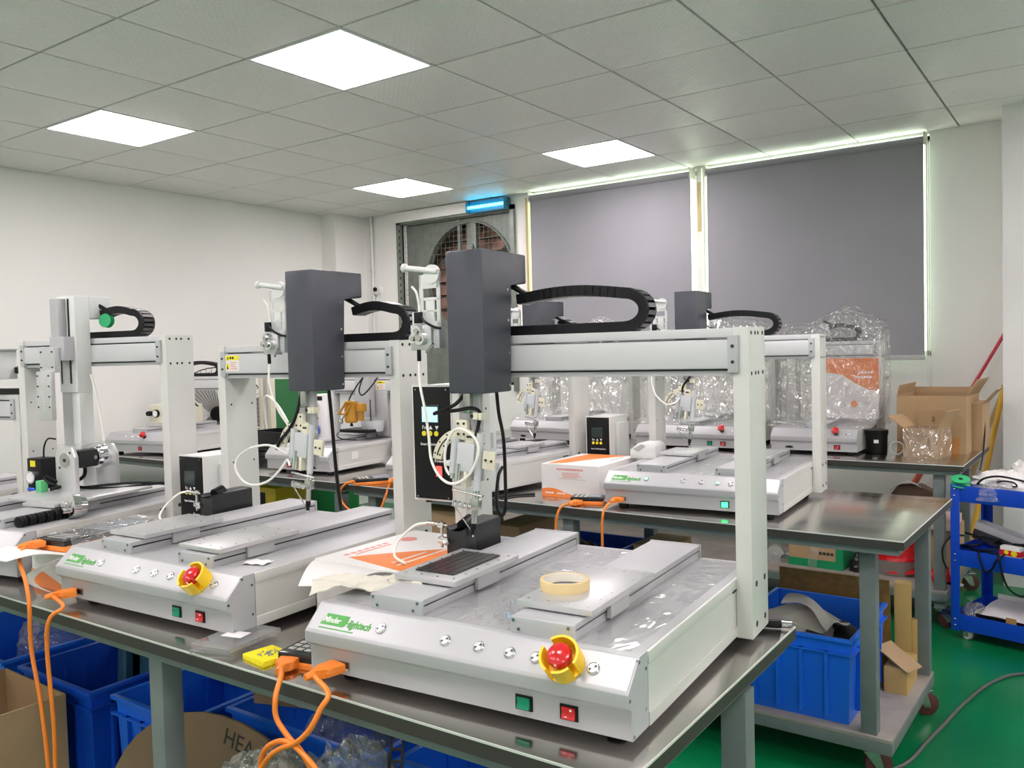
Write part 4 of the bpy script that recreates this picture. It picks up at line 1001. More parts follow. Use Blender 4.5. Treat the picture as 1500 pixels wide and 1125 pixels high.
c = MB(); c.tube([(0, 0, .010), (.022, .0, .010), (.04, .004, .010)], .009, BLACK, 10); c.cyl((.04, .004, .010), (.062, .006, .010), .0075, SCREW, 12)
c.cyl((-.06, -.002, .010), (0, 0, .010), .0105, BLACK, 14)
single('cable_connector', c, 'black round cable connector on the table behind the front robot upright', 'connector', (-.612, 1.80, T), R(10))
# small white carton with red print and an orange wave
def printed_carton(loc, rz):
    t = empty('white_carton', loc, rz); tag(t, 'small closed white carton with an orange wave, beside the middle row robot', 'carton')
    w_, d, h = .272, .36, .137
    c = MB(); c.box(0, w_, 0, d, 0, h, BOXW, .0015); c.build('box', t)
    c = MB(); c.prism([(0, 0)]+wave([(0, .030), (.03, .036), (.07, .034), (.12, .018), (.17, .007), (.22, .004), (w_, .004)])+[(w_, 0)], 'y', -.0008, 0, BOXO); c.build('orange_wave', t)
    c = MB(); c.prism(wave([(.03, .004), (.09, .06), (.13, .16), (.20, .30), (.24, .352)])+[(.05, .352), (.02, .10)], 'z', h, h+.0008, BOXO); c.build('orange_top_wave', t)
    c = MB()
    for k in range(13): c.box(.074+k*.0096, .074+k*.0096+.0075, -.0007, 0, .113, .1205, BOXR)
    c.build('red_heading', t)
    c = MB()
    for k, (a, b) in enumerate(((.10, .18), (.098, .175), (.105, .19), (.10, .17))): c.box(a, b, -.0007, 0, .101-k*.0062, .1035-k*.0062, BOXR)
    c.box(.075, .21, -.0007, 0, .0765, .0778, GREYBOX); c.build('small_print', t)
    c = MB()
    for k in range(4): c.box(.018+k*.010, .018+k*.010+.0075, -.0013, -.0007, .0125, .019, BOXW)
    for k in range(4): c.box(.075+k*.010, .075+k*.010+.0075, -.0013, -.0007, .0125, .019, BOXW)
    c.build('white_print', t)
    c = MB(); c.lathe([(.020, 0), (.020, .0008), (.015, .0008), (.015, .0005)], (w_, .175, .075), (1, 0, 0), BOXR, 24); c.box(w_, w_+.0008, .170, .180, .066, .084, BOXR); c.build('round_logo', t)
    c = MB()
    for k in range(6): c.box(w_-.045, w_-.035, .18+k*.022, .18+k*.022+.016, h, h+.0006, GREYBOX)
    c.build('top_print', t)
printed_carton((-1.950, 2.990, T), R(2))
# motor clamp on the left robot's platform, roller strip, bearing, valve box
def motor_clamp():
    t = empty('motor_clamp', mloc(mA, .415, .385, FT+.1622), .19); tag(t, 'silver clamp frame holding a black motor on the left robot platform', 'motor')
    c = MB(); c.box(-.085, .19, -.17, .150, 0, .008, SILVER2, .001); c.build('base_plate', t)
    c = MB(); c.prism([(-.055, .008), (.035, .008), (.035, .12), (.02, .155), (-.04, .155), (-.055, .13)], 'y', -.02, -.004, SILVER2, .002); c.cyl((-.01, -.022, .11), (-.01, -.02, .11), .024, STEEL, 24); c.cyl((-.01, -.0235, .11), (-.01, -.022, .11), .006, HOLE, 10)
    for x, z in ((-.035, .085), (.015, .135)): c.cyl((x, -.0215, z), (x, -.02, z), .004, HOLE, 8)
    c.build('bearing_plate', t)
    c = MB(); c.prism([(-.050, .008), (.05, .008), (.05, .12), (.03, .15), (-.03, .15), (-.05, .12)], 'y', .130, .142, SILVER2, .002); c.build('end_bracket', t)
    c = MB(); c.box(-.035, .021, .01, .085, .08, .138, BLACKM, .006); c.cyl((-.008, -.004, .11), (-.008, .02, .11), .028, BLACK, 20); c.cyl((.022, .07, .11), (.024, .07, .11), .007, SCREW, 12); c.build('motor', t)
    c = MB(); c.cyl((-.008, .085, .11), (-.008, .098, .11), .032, CHROME, 28); c.cyl((-.008, .098, .11), (-.008, .130, .11), .040, CHROME, 28); c.box(-.05, .02, -.01, .138, .1555, .159, PET); c.build('coupling', t)
    c = MB(); c.tube([(-.005, .05, .085), (-.005, .045, .05), (-.02, .01, .03), (-.055, -.045, .015)], .006, BLACK, 8); c.build('motor_lead', t)
    c = MB(); c.tube([(-.085, -.04, .06), (-.055, -.02, .04), (-.02, .02, .018), (.05, .04, .012), (.11, .10, .006), (.20, .20, .010), (.24, .28, -.030)], .005, BLACK, 8); c.tube([(-.085, -.045, .055), (-.06, -.03, .03), (-.02, .03, .012), (.04, .12, .012), (.14, .18, .012), (.21, .26, -.010)], .004, BLACK, 8); c.build('sensor_cable', t)
    c = MB(); c.box(-.100, -.075, -.062, -.035, .008, .045, mat('green_connector', (.12,.55,.22), .5), .002); c.build('green_connector', t)
motor_clamp()
t = empty('gauge_box', mloc(mA, .015, .515, FT+.1196), .19); tag(t, 'small black box with a yellow label and round gauge on the left robot', 'valve')
c = MB(); c.box(0, .075, 0, .06, 0, .13, BLACK, .003); c.build('housing', t)
c = MB(); c.lathe([(.024, 0), (.024, .012), (.020, .014), (.019, .012)], (.028, 0, .062), (0, -1, 0), CHROME, 24); g_ = c.build('gauge', t)
c = MB(); c.cyl((.028, -.0125, .062), (.028, -.0135, .062), .0185, TXT, 20); c.build('gauge_face', g_)
c = MB(); c.box(.018, .044, -.001, 0, .10, .122, KEY); c.build('yellow_label', t)
c = MB(); c.cyl((.02, -.012, .02), (.055, -.012, .02), .006, BLUEK, 12); c.build('fitting', t)
c = MB(); c.tube([(.05, .03, .13), (.055, .03, .17), (.09, .02, .20), (.13, .02, .20)], .003, BLACK, 6); c.build('lead', t)
t = empty('roller_strip', mloc(mA, .580, .165, FT+.1196), .19); tag(t, 'row of black ribbed rollers lying on the left robot base', 'rollers')
for k in range(7):
    c = MB(); y = -.10+k*.028; c.lathe([(.012, 0), (.0165, .002), (.0165, .010), (.014, .012), (.0165, .014), (.0165, .022), (.012, .024)], (0, y, .0165), (0, 1, 0), BLACK, 16); c.build('roller', t)
t = empty('chuck', mloc(mA, .622, .235, FT+.1196), .19); tag(t, 'shiny round three jaw chuck lying on the left robot base', 'chuck')
c = MB(); c.lathe([(.010, -.02), (.026, -.018), (.028, .0), (.036, .002), (.036, .024), (.030, .026), (.012, .03)], (0, 0, .0365), (-.35, -1, .10), CHROME, 28); c.build('body', t)
for k in range(3):
    a = R(120*k+30); c = MB(Matrix.Translation((0, 0, .0365)) @ Vector((-.35, -1, .10)).to_track_quat('Z', 'Y').to_matrix().to_4x4()); c.box(.012*math.cos(a)-.008, .012*math.cos(a)+.008, .012*math.sin(a)-.008, .012*math.sin(a)+.008, .028, .046, CHROME, .002); c.build('jaw', t)
c = MB(); rr = random.Random(11); Q = [[rr.uniform(-1, 1) for _ in range(16)] for _ in range(16)]
c.sheet(lambda u, v: (-.08+.16*u, -.11+.22*v, .004+.035*math.sin(u*math.pi)*math.sin(v*math.pi)+.012*abs(Q[int(u*12)][int(v*12)])*math.sin(u*math.pi)), 12, 12, BAG)
px_, py_, _z = mloc(m2, -.16, .37, 0); single('plastic_bag', c, 'empty clear plastic bag on the table between the two left robots', 'bag', (px_, py_, T))
c = MB(); c.tube([(-1.98, 2.98, T+.006), (-2.03, 2.93, T+.006), (-2.06, 2.86, T+.006), (-2.075, 2.81, T+.002), (-2.08, 2.79, .78), (-2.08, 2.79, .60), (-2.07, 2.8, .42)], .0055, BLACK, 8); single('power_cable', c, 'black cable hanging over the table edge left of the small white carton', 'cable')

# ================================================================ UNDER THE TABLES
def crate(label, x0, x1, y0, y1, z0, z1, m=BLUECR, rz=0.0, group='blue plastic crates', taper=.93):
    t = empty('plastic_crate', ((x0+x1)/2, (y0+y1)/2, z0), rz); tag(t, label, 'crate', group)
    hx, hy, h = (x1-x0)/2, (y1-y0)/2, z1-z0; th = .004
    c = MB(); i = c.mi(m)
    def ring(k, z, ins): return [c.v((sx*(hx*k-ins), sy*(hy*k-ins), z)) for sx, sy in ((-1,-1),(1,-1),(1,1),(-1,1))]
    A = ring(taper, 0, 0); B = ring(1, h, 0); C_ = ring(1, h, th); D_ = ring(taper, th, th)
    c.face(A[::-1], i); c.face(D_, i)
    for k in range(4):
        n = (k+1) % 4; c.face([A[k], A[n], B[n], B[k]], i); c.face([B[k], B[n], C_[n], C_[k]], i); c.face([C_[k], C_[n], D_[n], D_[k]], i)
    c.build('body', t)
    c = MB(); o = .012
    for (a, b, e, f_) in ((-hx-o, hx+o, -hy-o, -hy+.002), (-hx-o, hx+o, hy-.002, hy+o), (-hx-o, -hx+.002, -hy, hy), (hx-.002, hx+o, -hy, hy)): c.box(a, b, e, f_, h-.012, h, m, .002); c.box(a+.003*(a < 0 and b < 0), b, e, f_, h-.055, h-.050, m)
    c.build('rim', t)
    c = MB()
    for sx in (-.62, -.2, .2, .62):
        for sg in (-1, 1): c.box(hx*sx-.006, hx*sx+.006, sg*hy-.010, sg*hy+.010, h*.0+.10*h, h-.05, m, 0, Matrix.Translation((0, 0, 0)))
    for sy in (-.62, -.2, .2, .62):
        for sg in (-1, 1): c.box(sg*hx-.010, sg*hx+.010, hy*sy-.006, hy*sy+.006, .10*h, h-.05, m)
    c.build('rib', t)['kind'] = 'stuff'
    return t
def carton(label, x0, x1, y0, y1, z0, z1, rz=0.0, m=CARD, min_=CARDIN, open_=False, flaps=(), name='cardboard_box', group='brown cardboard boxes', tape=False):
    t = empty(name, ((x0+x1)/2, (y0+y1)/2, z0), rz); tag(t, label, 'box', group)
    hx, hy, h = (x1-x0)/2, (y1-y0)/2, z1-z0; th = .005
    c = MB()
    if open_:
        c.box(-hx, hx, -hy, hy, 0, th, m); c.box(-hx, -hx+th, -hy, hy, th, h, m); c.box(hx-th, hx, -hy, hy, th, h, m); c.box(-hx+th, hx-th, -hy, -hy+th, th, h, m); c.box(-hx+th, hx-th, hy-th, hy, th, h, m)
    else: c.box(-hx, hx, -hy, hy, 0, h, m, .002)
    c.build('box', t)
    for (side, ln, ang) in flaps:
        c = MB()
        if side in 'lr':
            sg = -1 if side == 'l' else 1
            M = Matrix.Translation((sg*hx, 0, h)) @ Matrix.Rotation(R(ang)*sg, 4, 'Y'); c.box(-.002, .002, -hy+.004, hy-.004, 0, ln, m, 0, M)
        else:
            sg = -1 if side == 'f' else 1
            M = Matrix.Translation((0, sg*hy, h)) @ Matrix.Rotation(-R(ang)*sg, 4, 'X'); c.box(-hx+.004, hx-.004, -.002, .002, 0, ln, m, 0, M)
        c.build('flap', t)
    if tape:
        c = MB(); c.box(-hx-.001, hx+.001, -.025, .025, h-.08 if open_ else h-.001, h+.0005, BROWNTAPE) if not open_ else c.box(-hx-.001, -hx, -.025, .025, h-.1, h, BROWNTAPE); c.build('tape', t)
    return t
def bag(label, loc, rx, ry, rz_, m=BAG, seed=1, name='plastic_bag', cat='bag'):
    rr = random.Random(seed); c = MB(); i = c.mi(m); G = []
    for a in range(15):
        th = math.pi/2*(a/14)*1.02; row = []
        for b in range(22):
            ph = 2*math.pi*b/22; k = 1+rr.uniform(-.13, .13)*(1 if a < 14 else .3)
            row.append(c.v((rx*math.cos(th)**.6*math.cos(ph)*k if a < 14 else rx*.03*math.cos(ph), ry*math.cos(th)**.6*math.sin(ph)*k if a < 14 else ry*.03*math.sin(ph), max(0.0, rz_*math.sin(th)*(1+rr.uniform(-.12, .12)) if a else 0))))
        G.append(row)
    for a in range(14):
        for b in range(22): c.face([G[a][b], G[a][(b+1) % 22], G[a+1][(b+1) % 22], G[a+1][b]], i)
    c.face(G[-1], i); c.face(G[0][::-1], i)
    o = c.build(name, None, loc, rr.uniform(0, 3), smooth=55)
    return tag(o, label, cat)
# ---- beneath the front table
c = MB(); c.box(-4.70, -.86, 1.24, 1.80, .13, .15, mat('shelf_board', (.33,.29,.265), .6)); c.box(-4.72, -.84, 1.22, 1.24, .11, .15, FRAME); c.box(-4.72, -.84, 1.80, 1.82, .11, .15, FRAME); c.build('shelf', T1)
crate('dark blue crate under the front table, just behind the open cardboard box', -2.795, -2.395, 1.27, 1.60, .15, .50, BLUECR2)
crate('blue crate under the front table touching the left side of its grey leg', -2.315, -1.99, 1.30, 1.66, .15, .50, BLUECR)
crate('blue crate under the front table, at the left edge of the photo', -3.45, -2.875, 1.25, 1.68, .15, .505, BLUECR)
crate('blue crate under the front table full of clear bags, behind the orange cable loops', -1.955, -1.42, 1.42, 1.78, .15, .50, BLUECR)
crate('blue crate under the front robot at the bottom edge of the photo', -1.285, -.87, 1.37, 1.76, .15, .55, BLUECR)
SHEET = mat('blue_grey_sheet', (.045,.13,.21), .35)
for (x, rz_, lab) in ((-2.66, 6, 'left dark blue grey plate standing in the dark blue crate'), (-2.52, -5, 'right dark blue grey plate standing in the dark blue crate')):
    c = MB(); c.box(-.065, .065, -.006, .006, 0, .46, SHEET, .002, Matrix.Rotation(R(rz_), 4, 'Y')); single('plastic_plate', c, lab, 'plate', (x, 1.53, .165), 0, 'plates in the dark blue crate')
c = MB(); c.box(-.012, .012, -.012, .012, 0, .46, SHEET, .002, Matrix.Rotation(R(4), 4, 'Y')); single('plastic_strip', c, 'narrow strip between the two plates in the dark blue crate', 'strip', (-2.60, 1.49, .165))
carton('open brown cardboard box at the bottom left corner of the photo', -2.82, -2.45, .84, 1.228, 0, .50, R(-1), open_=True)
t = empty('cardboard_disc', (-1.80, 1.20, .0), R(4)); tag(t, 'brown rounded cardboard sheet with black letters, leaning beneath the front table', 'cardboard')
M = Matrix.Rotation(R(-9), 4, 'X')
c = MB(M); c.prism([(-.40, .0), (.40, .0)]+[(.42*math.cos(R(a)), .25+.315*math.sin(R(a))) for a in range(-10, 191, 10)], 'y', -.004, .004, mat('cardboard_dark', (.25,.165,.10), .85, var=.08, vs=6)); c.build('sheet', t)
text('HEA', .058, TXTK, t, M @ FRONT(.010, -.0045, .503) @ Matrix.Rotation(R(-10), 4, 'Z'), 'lettering')
carton('brown cardboard box beneath the clear bags under the front table', -1.50, -1.24, 1.08, 1.34, 0, .43, R(2))
for args in (('crumpled clear bag over the brown rounded cardboard', (-1.50, 1.18, .40), .16, .09, .175, 4), ('clear bag heaped beside the black chain piece under the front table', (-1.28, 1.22, .432), .12, .10, .20, 8), ('clear bag in the crate behind the orange cable loops', (-1.66, 1.60, .30), .20, .14, .24, 9)):
    bag(*args[:5], seed=args[5])
c = MB()
for k in range(8): c.box(-.012, .012, k*.024, k*.024+.006, 0, .006, BLACK)
c.box(-.016, -.010, 0, .19, -.001, .007, BLACK); c.box(.010, .016, 0, .19, -.001, .007, BLACK)
o = single('cable_chain_piece', c, 'short piece of black cable chain on the clear bags under the front table', 'cable chain', (-1.20, 1.26, .58)); o.rotation_euler = (R(60), 0, R(30))
carton('brown cardboard piece standing behind the crates under the front table', -1.78, -1.62, 1.785, 1.83, .15, .66, R(1))
carton('folded brown cardboard lying across the crate rim near the grey leg', -1.93, -1.72, 1.50, 1.53, .50, .565, R(18))
c = MB(); c.tube([(-.70, 1.75, .40), (-.66, 1.73, .30), (-.64, 1.72, .15), (-.66, 1.72, .02), (-.8, 1.75, .006)], .007, BLACK, 8); single('power_cable', c, 'black cable hanging down beside the right leg of the front table', 'cable')
bag('grey bag resting in the crate at the left edge of the photo', (-3.05, 1.50, .36), .12, .12, .22, seed=12)
# ---- on the lower shelf of the middle table
crate('large blue crate of grey parts on the lower shelf of the middle table', -1.10, -.695, 2.935, 3.42, .155, .455, BLUECR, rz=R(-1), taper=.95)
c = MB(); c.prism([(-.13, 0), (.12, 0), (.13, .05), (.0, .09), (-.13, .07)], 'y', -.10, .10, mat('grey_cover', (.42,.40,.35), .5), .006); single('grey_cover', c, 'beige grey plastic cover lying in the large blue crate', 'cover', (-.935, 3.19, .36), R(-20))
c = MB(); c.sheet(lambda u, v: (-.14+.28*u, -.05+.10*v+.03*math.sin(u*4), .01+.02*math.sin(u*5+v*2)+.02*math.sin(v*5)), 14, 8, mat('grey_cloth', (.50,.48,.44), .8), th=.004); o = single('grey_foam_sheet', c, 'wrinkled pale grey foam sheet on top in the large blue crate', 'foam', (-.87, 3.16, .455), R(-35))
rr = random.Random(2)
for k, (x, y, a, lab) in enumerate(((-.83, 3.03, 20, 'black adapter with a pale end at the crate front'), (-.765, 3.17, -30, 'black adapter block standing deepest in the crate corner'), (-.755, 3.06, 60, 'black adapter block at the right end of the crate'), (-.90, 2.99, 5, 'flat black adapter at the left front of the crate'))):
    t = empty('power_adapter', (x, y, .37), R(a)); tag(t, lab, 'adapter', 'black adapters in the large blue crate')
    c = MB(Matrix.Rotation(R(rr.uniform(-18, 18)), 4, 'Y')); c.box(-.055, .055, -.03, .03, 0, .05, BLACK, .006); c.build('body', t)
    if k == 0: c = MB(); c.box(.054, .060, -.026, .026, .004, .046, PAPER, .002); c.build('pale_end', t)
c = MB(); c.box(-.215, .215, -.006, .006, 0, .37, BROWNTAPE, .001); o = single('taped_cardboard', c, 'brown taped board leaning behind the large blue crate', 'cardboard', (-.90, 3.53, .155), R(-2)); o.rotation_euler.x = R(4)
c = MB(); c.box(-.03, .03, -.03, .03, 0, .36, mat('kraft_tan', (.52,.34,.12), .7), .004); c.box(.03, .05, -.02, .02, .02, .22, mat('kraft_tan', (.52,.34,.12), .7), .004); single('kraft_tube', c, 'yellowish cardboard tube right of the large blue crate', 'cardboard', (-.645, 3.535, .155), R(8))
c = MB(); c.box(-.07, .07, -.05, .05, 0, .004, CARD); o = single('cardboard_flap', c, 'loose brown cardboard flap right of the large blue crate', 'cardboard', (-.628, 3.35, .28), R(-20)); o.rotation_euler.y = R(28)
c = MB(); c.box(-.04, .04, -.10, .10, 0, .10, mat('kraft_tan', (.52,.34,.12), .7), .004); single('kraft_package', c, 'small yellowish package on the shelf beside the large blue crate', 'package', (-.630, 3.40, .155))
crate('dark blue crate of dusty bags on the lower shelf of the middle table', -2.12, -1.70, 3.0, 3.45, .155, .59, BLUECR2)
bag('dark dusty bag in the blue crate behind the orange cable', (-1.91, 3.2, .35), .17, .17, .24, mat('dark_bag', (.05,.045,.04), .5, bump=.5, bs=14), seed=21)
carton('brown cardboard carton on the middle table shelf behind the front robot', -1.66, -1.50, 3.25, 3.5, .155, .61)
carton('brown carton on the middle table shelf seen below the hung soldering station', -2.62, -2.36, 2.93, 3.3, .155, .735, R(8))
carton('brown carton on the middle table shelf behind the black tip cleaner', -2.30, -2.15, 3.1, 3.4, .155, .66)
c = MB(); c.prism([(-.13, 0), (.13, 0), (.10, .05), (-.09, .08)], 'y', -.10, .10, GREYBOX, .004); single('grey_package', c, 'flat grey package on the middle table shelf by the brown cardboard', 'package', (-1.37, 3.45, .155))
c = MB(); c.box(-.08, .08, -.06, .06, 0, .05, BLACK, .003); single('black_box', c, 'small black box on the middle table shelf near the grey leg', 'box', (-2.06, 2.93, .155))
# ---- on and under the blind table
def open_carton_big():
    t = carton('large open brown carton at the right end of the blind table', -.945, -.60, 5.08, 5.50, T, T+.31, R(-2), open_=True, flaps=(('b', .03, 8), ('r', .10, 30), ('l', .06, -15)))
    c = MB(); c.box(.05, .14, -.2105, -.2095, .0, .09, mat('carton_orange_patch', (.50,.23,.07), .7)); c.build('orange_patch', t)
open_carton_big()
carton('narrow brown carton behind the large open carton on the blind table', -.60, -.545, 5.24, 5.54, T, T+.26, R(-1), flaps=(('r', .10, 40),))
t = carton('small film wrapped brown carton numbered two on the blind table', -.860, -.690, 4.83, 5.04, T, T+.155, R(-10), open_=True, flaps=(('b', .085, -6), ('l', .10, 55), ('r', .10, 25)))
c = MB(); c.box(-.0865, .0865, -.1065, .1065, .001, .15, FILM); c.build('wrapping', t)
text('2', .035, TXTK, t, Matrix.Translation((0, .102, .155)) @ Matrix.Rotation(R(6), 4, 'X') @ FRONT(-.01, -.004, .022), 'number')
t = empty('black_bucket', (-1.035, 4.97, T)); tag(t, 'black lidded plastic bucket beside the wrapped robot', 'bucket')
c = MB(); c.lathe([(.050, 0), (.055, .004), (.057, .108), (.052, .108)], (0, 0, 0), (0, 0, 1), BLACK, 32); c.build('body', t)
c = MB(); c.lathe([(.060, .104), (.061, .108), (.061, .126), (.058, .129), (.0, .130)], (0, 0, 0), (0, 0, 1), BLACK, 32); c.build('lid', t)
c = MB(); c.box(-.002, .022, -.0595, -.0565, .06, .078, PAPER); c.build('label', t)
c = MB(); c.tube([(.034*math.cos(R(a)), 0, .036+.034*math.sin(R(a))) for a in range(0, 360, 15)], .0035, CLEARP, 8, closed=True, raw=True); single('clear_ring', c, 'thin clear ring standing between the bucket and the small carton', 'ring', (-.925, 4.93, T+.0005), R(15))
c = MB(); c.tube([(-.555, 5.36, 1.04), (-.545, 5.30, .95), (-.54, 5.2, .86), (-.53, 5.0, .80), (-.52, 4.85, .79)], .004, BLACK, 6); single('thin_cable', c, 'thin black cable hanging beside the cartons on the blind table', 'cable')
ZS = .19
t = carton('brown and green printed carton on the lower shelf of the blind table', -1.47, -1.17, 4.80, 5.0, ZS, ZS+.20, R(-3))
c = MB(); c.box(-.151, .151, -.101, .101, -.0005, .055, mat('carton_green', (.0,.25,.09), .6)); c.box(.11, .1512, -.1012, .1012, .05, .2, mat('carton_green', (.0,.25,.09), .6)); c.build('green_band', t)
c = MB()
for r_, (x, z, n) in enumerate(((-.10, .15, 4), (-.10, .125, 4), (.02, .15, 4), (.02, .125, 3), (.02, .085, 4))):
    for k in range(n): c.box(x+k*.021, x+k*.021+.016, -.1012, -.1, z, z+.016, TXTK)
c.build('black_print', t)
c = MB(); c.sheet(lambda u, v: (-.025+.05*u+.01*math.sin(v*5), -.004-.02*math.sin(v*3), .18-.18*v), 4, 10, BAG); single('clear_strip', c, 'clear plastic strip hanging over the green printed carton', 'strip', (-1.325, 4.785, ZS+.01))
t = empty('steel_basin', (-.93, 4.92, ZS)); tag(t, 'round steel basin holding a red bag on the lower blind table shelf', 'basin')
c = MB(); c.lathe([(.0, 0), (.11, 0), (.165, .10), (.172, .105), (.165, .104), (.108, .005), (.0, .005)], (0, 0, 0), (0, 0, 1), STEEL, 36); c.build('bowl', t)
bag('red plastic bag lying in the steel basin', (-.91, 4.92, ZS+.03), .13, .12, .17, REDBAG, 31)
for x, r_, lab in ((-1.56, .05, 'round grey motor disc on the lower blind table shelf'), (-1.50, .03, 'small steel pulley beside the grey motor disc')):
    c = MB(); c.lathe([(r_*.2, -.03), (r_, -.028), (r_, .02), (r_*.25, .022), (r_*.2, .04)], (0, 0, r_), (.2, -1, 0), STEEL if r_ < .04 else GREYBOX, 28); single('motor_part', c, lab, 'motor part', (x, 4.84, ZS))
bag('black plastic bag beside the green printed carton', (-1.08, 4.86, ZS), .06, .08, .12, mat('black_bag', (.015,.015,.016), .3, bump=.6, bs=14), 33)
carton('tall tan carton on the lower blind table shelf near its right leg', -.775, -.635, 4.9, 5.2, ZS, ZS+.27)
carton('pale pink carton lying on the tall tan carton', -.79, -.64, 4.86, 5.15, ZS+.27, ZS+.32, m=mat('pink_carton', (.72,.50,.42), .7))
t = empty('red_roll', (-.73, 4.79, ZS+.04), R(-30)); tag(t, 'short red roll lying at the right end of the lower blind table shelf', 'roll')
c = MB(); c.lathe([(.030, 0), (.038, .0), (.038, .09), (.030, .09)], (0, 0, 0), (.9, .5, .25), RED, 24); c.build('roll', t)
c = MB(); c.box(-.07, .10, .03, .10, -.04, -.03, PAPER); c.build('paper', t)
carton('grey carton behind the blind table holding up the mop head', -1.12, -.88, 5.74, 5.98, 0, .47, m=GREYBOX)
t = empty('mop', (-.99, 5.86, .47)); tag(t, 'red handled mop leaning on the back wall behind the cartons', 'mop')
c = MB(); c.cyl((.045, .0, .17), (.497, .10, 1.03), .0105, POLER, 12); c.build('handle', t)
c = MB(); c.cyl((-.015, .0, .06), (.048, .0, .18), .020, mat('red_socket', (.55,.13,.07), .5), 14); c.build('socket', t)
c = MB(); c.prism([(-.14, .0), (.12, .0), (.11, .03), (.03, .07), (-.10, .055)], 'y', -.05, .05, BROWN, .004); c.sheet(lambda u, v: (-.14+.18*u, -.06+.10*v, .03+.055*math.sin(u*2.6)), 6, 4, GREYBOX, th=.004); c.build('mop_head', t)
t = empty('tip_cleaner', mloc(m3, -.005, .44, FT+.1200), .0627); tag(t, 'white wedge shaped device at the left rear of the robot with green lit buttons', 'device')
c = MB(); c.prism([(-.06, 0), (.06, 0), (.06, .055), (.045, .068), (-.02, .066), (-.06, .035)], 'x' if False else 'y', -.05, .06, WHITEP, .006); c.build('housing', t)
c = MB(); c.prism([(-.045, .040), (-.005, .062), (.015, .055), (-.02, .030)], 'y', -.0515, -.050, GREYBOX); c.build('dark_window', t)
t = empty('broom_pole', (-.70, 5.60, .0)); tag(t, 'yellow and brown wooden pole leaning on the wall beside the cartons', 'pole')
c = MB(); c.cyl((.0, .0, .0), (.195, .33, 1.165), .017, POLEY, 14, r2=.015); c.build('yellow_pole', t)
c = MB(); c.prism([(-.05, .45), (-.015, .45), (.205, 1.17), (.195, 1.19)], 'y', .31, .345, WOOD); c.build('wooden_strip', t)
# grey cable on the green floor
c = MB(); c.tube([(-.62, 2.95, .006), (-.555, 3.10, .006), (-.525, 3.30, .006), (-.50, 3.46, .006), (-.455, 3.75, .006), (-.39, 4.02, .006), (-.29, 4.19, .006), (-.1, 4.22, .006), (.2, 4.1, .006)], .007, mat('grey_cable', (.09,.10,.09), .5), 8); single('trailing_cable', c, 'grey cable snaking across the green floor at the right', 'cable')

# ================================================================ BLUE TROLLEY
TR = R(-14); TX, TY = -.615, 4.545
def tl(x, y, z): return (TX+x*math.cos(TR)-y*math.sin(TR), TY+x*math.sin(TR)+y*math.cos(TR), z)
def trolley():
    t = empty('tool_trolley', (TX, TY, 0), TR); tag(t, 'blue three tier tool trolley at the right edge of the photo', 'trolley')
    W_, D_ = .80, .42
    for x, sx in ((0, 1), (W_, -1)):
        for y, sy in ((0, 1), (D_, -1)):
            c = MB(); c.box(x, x+sx*.042, y, y+sy*.003, .045, .755, BLUETR, .001); c.box(x, x+sx*.003, y, y+sy*.042, .045, .755, BLUETR, .001)
            lg = c.build('leg', t)
            c = MB()
            for z in (.07, .10, .385, .415, .70, .73): c.ball((x+sx*.020, y-sy*.002, z), .0055, .003, .0055, SCREW, 10, 6); c.ball((x-sx*.002, y+sy*.020, z), .003, .0055, .0055, SCREW, 10, 6)
            c.build('bolt', lg)['kind'] = 'stuff'
            c = MB(Matrix.Translation((x+sx*.05, y+sy*.04, 0))); c.lathe([(.010, -.012), (.020, -.012), (.0235, -.008), (.0235, .008), (.020, .012), (.010, .012)], (.012, 0, .0235), (.4, 1, 0), CLEARP, 20); c.cyl((0, 0, .036), (0, 0, .05), .008, STEEL, 10); c.box(-.004, .022, -.016, -.013, .018, .042, STEEL); c.box(-.004, .022, .013, .016, .018, .042, STEEL); c.build('caster', t)
    for z in (.05, .362, .672):
        c = MB(); c.box(.004, W_-.004, .004, D_-.004, z+.012, z+.018, BLUETR)
        c.box(.003, W_-.003, .003, .006, z, z+.078, BLUETR, .001); c.box(.003, W_-.003, D_-.006, D_-.003, z, z+.078, BLUETR, .001); c.box(.003, .006, .006, D_-.006, z, z+.078, BLUETR, .001); c.box(W_-.006, W_-.003, .006, D_-.006, z, z+.078, BLUETR, .001)
        c.build('tray', t)
trolley()
def spool(label, loc, d, r=.034, w_=.03):
    c = MB(); c.lathe([(.008, 0), (r, 0), (r, .003), (r*.55, .004), (r*.55, w_-.004), (r, w_-.003), (r, w_), (.008, w_)], (0, 0, 0), d, GREENSP, 28)
    c.lathe([(.007, -.0008), (.010, -.0008), (.010, w_+.0008), (.007, w_+.0008)], (0, 0, 0), d, BLACK, 16)
    single('solder_spool', c, label, 'spool', loc, 0, 'green solder spools')
spool('green solder spool lying on the left corner of the blue trolley', tl(.035, .03, .752), (.1, -.35, 1), .042)
spool('green solder spool standing at the back of the trolley top, left of another', tl(.30, .26, .79), (.5, -1, .2), .036)
spool('larger green solder spool tilted towards the camera on the trolley top', tl(.355, .24, .795), (-.3, -1, .35), .042)
bag('white plastic bag spread over the top tray of the blue trolley', tl(.16, .22, .69), .15, .15, .11, WHITEBAG, 41)
bag('pinkish white bag at the back of the trolley top tray', tl(.22, .33, .69), .11, .08, .15, WHITEBAG, 43)
bag('clear plastic bag at the front of the trolley top tray', tl(.19, .07, .69), .10, .06, .085, BAG, 44)
c = MB(); c.box(-.05, .05, -.03, .03, 0, .06, BLACK, .004); c.box(-.02, .03, -.033, -.03, .02, .045, GREENB); single('transformer', c, 'dark transformer block behind the white bag on the trolley top', 'transformer', tl(.07, .34, .71), TR)
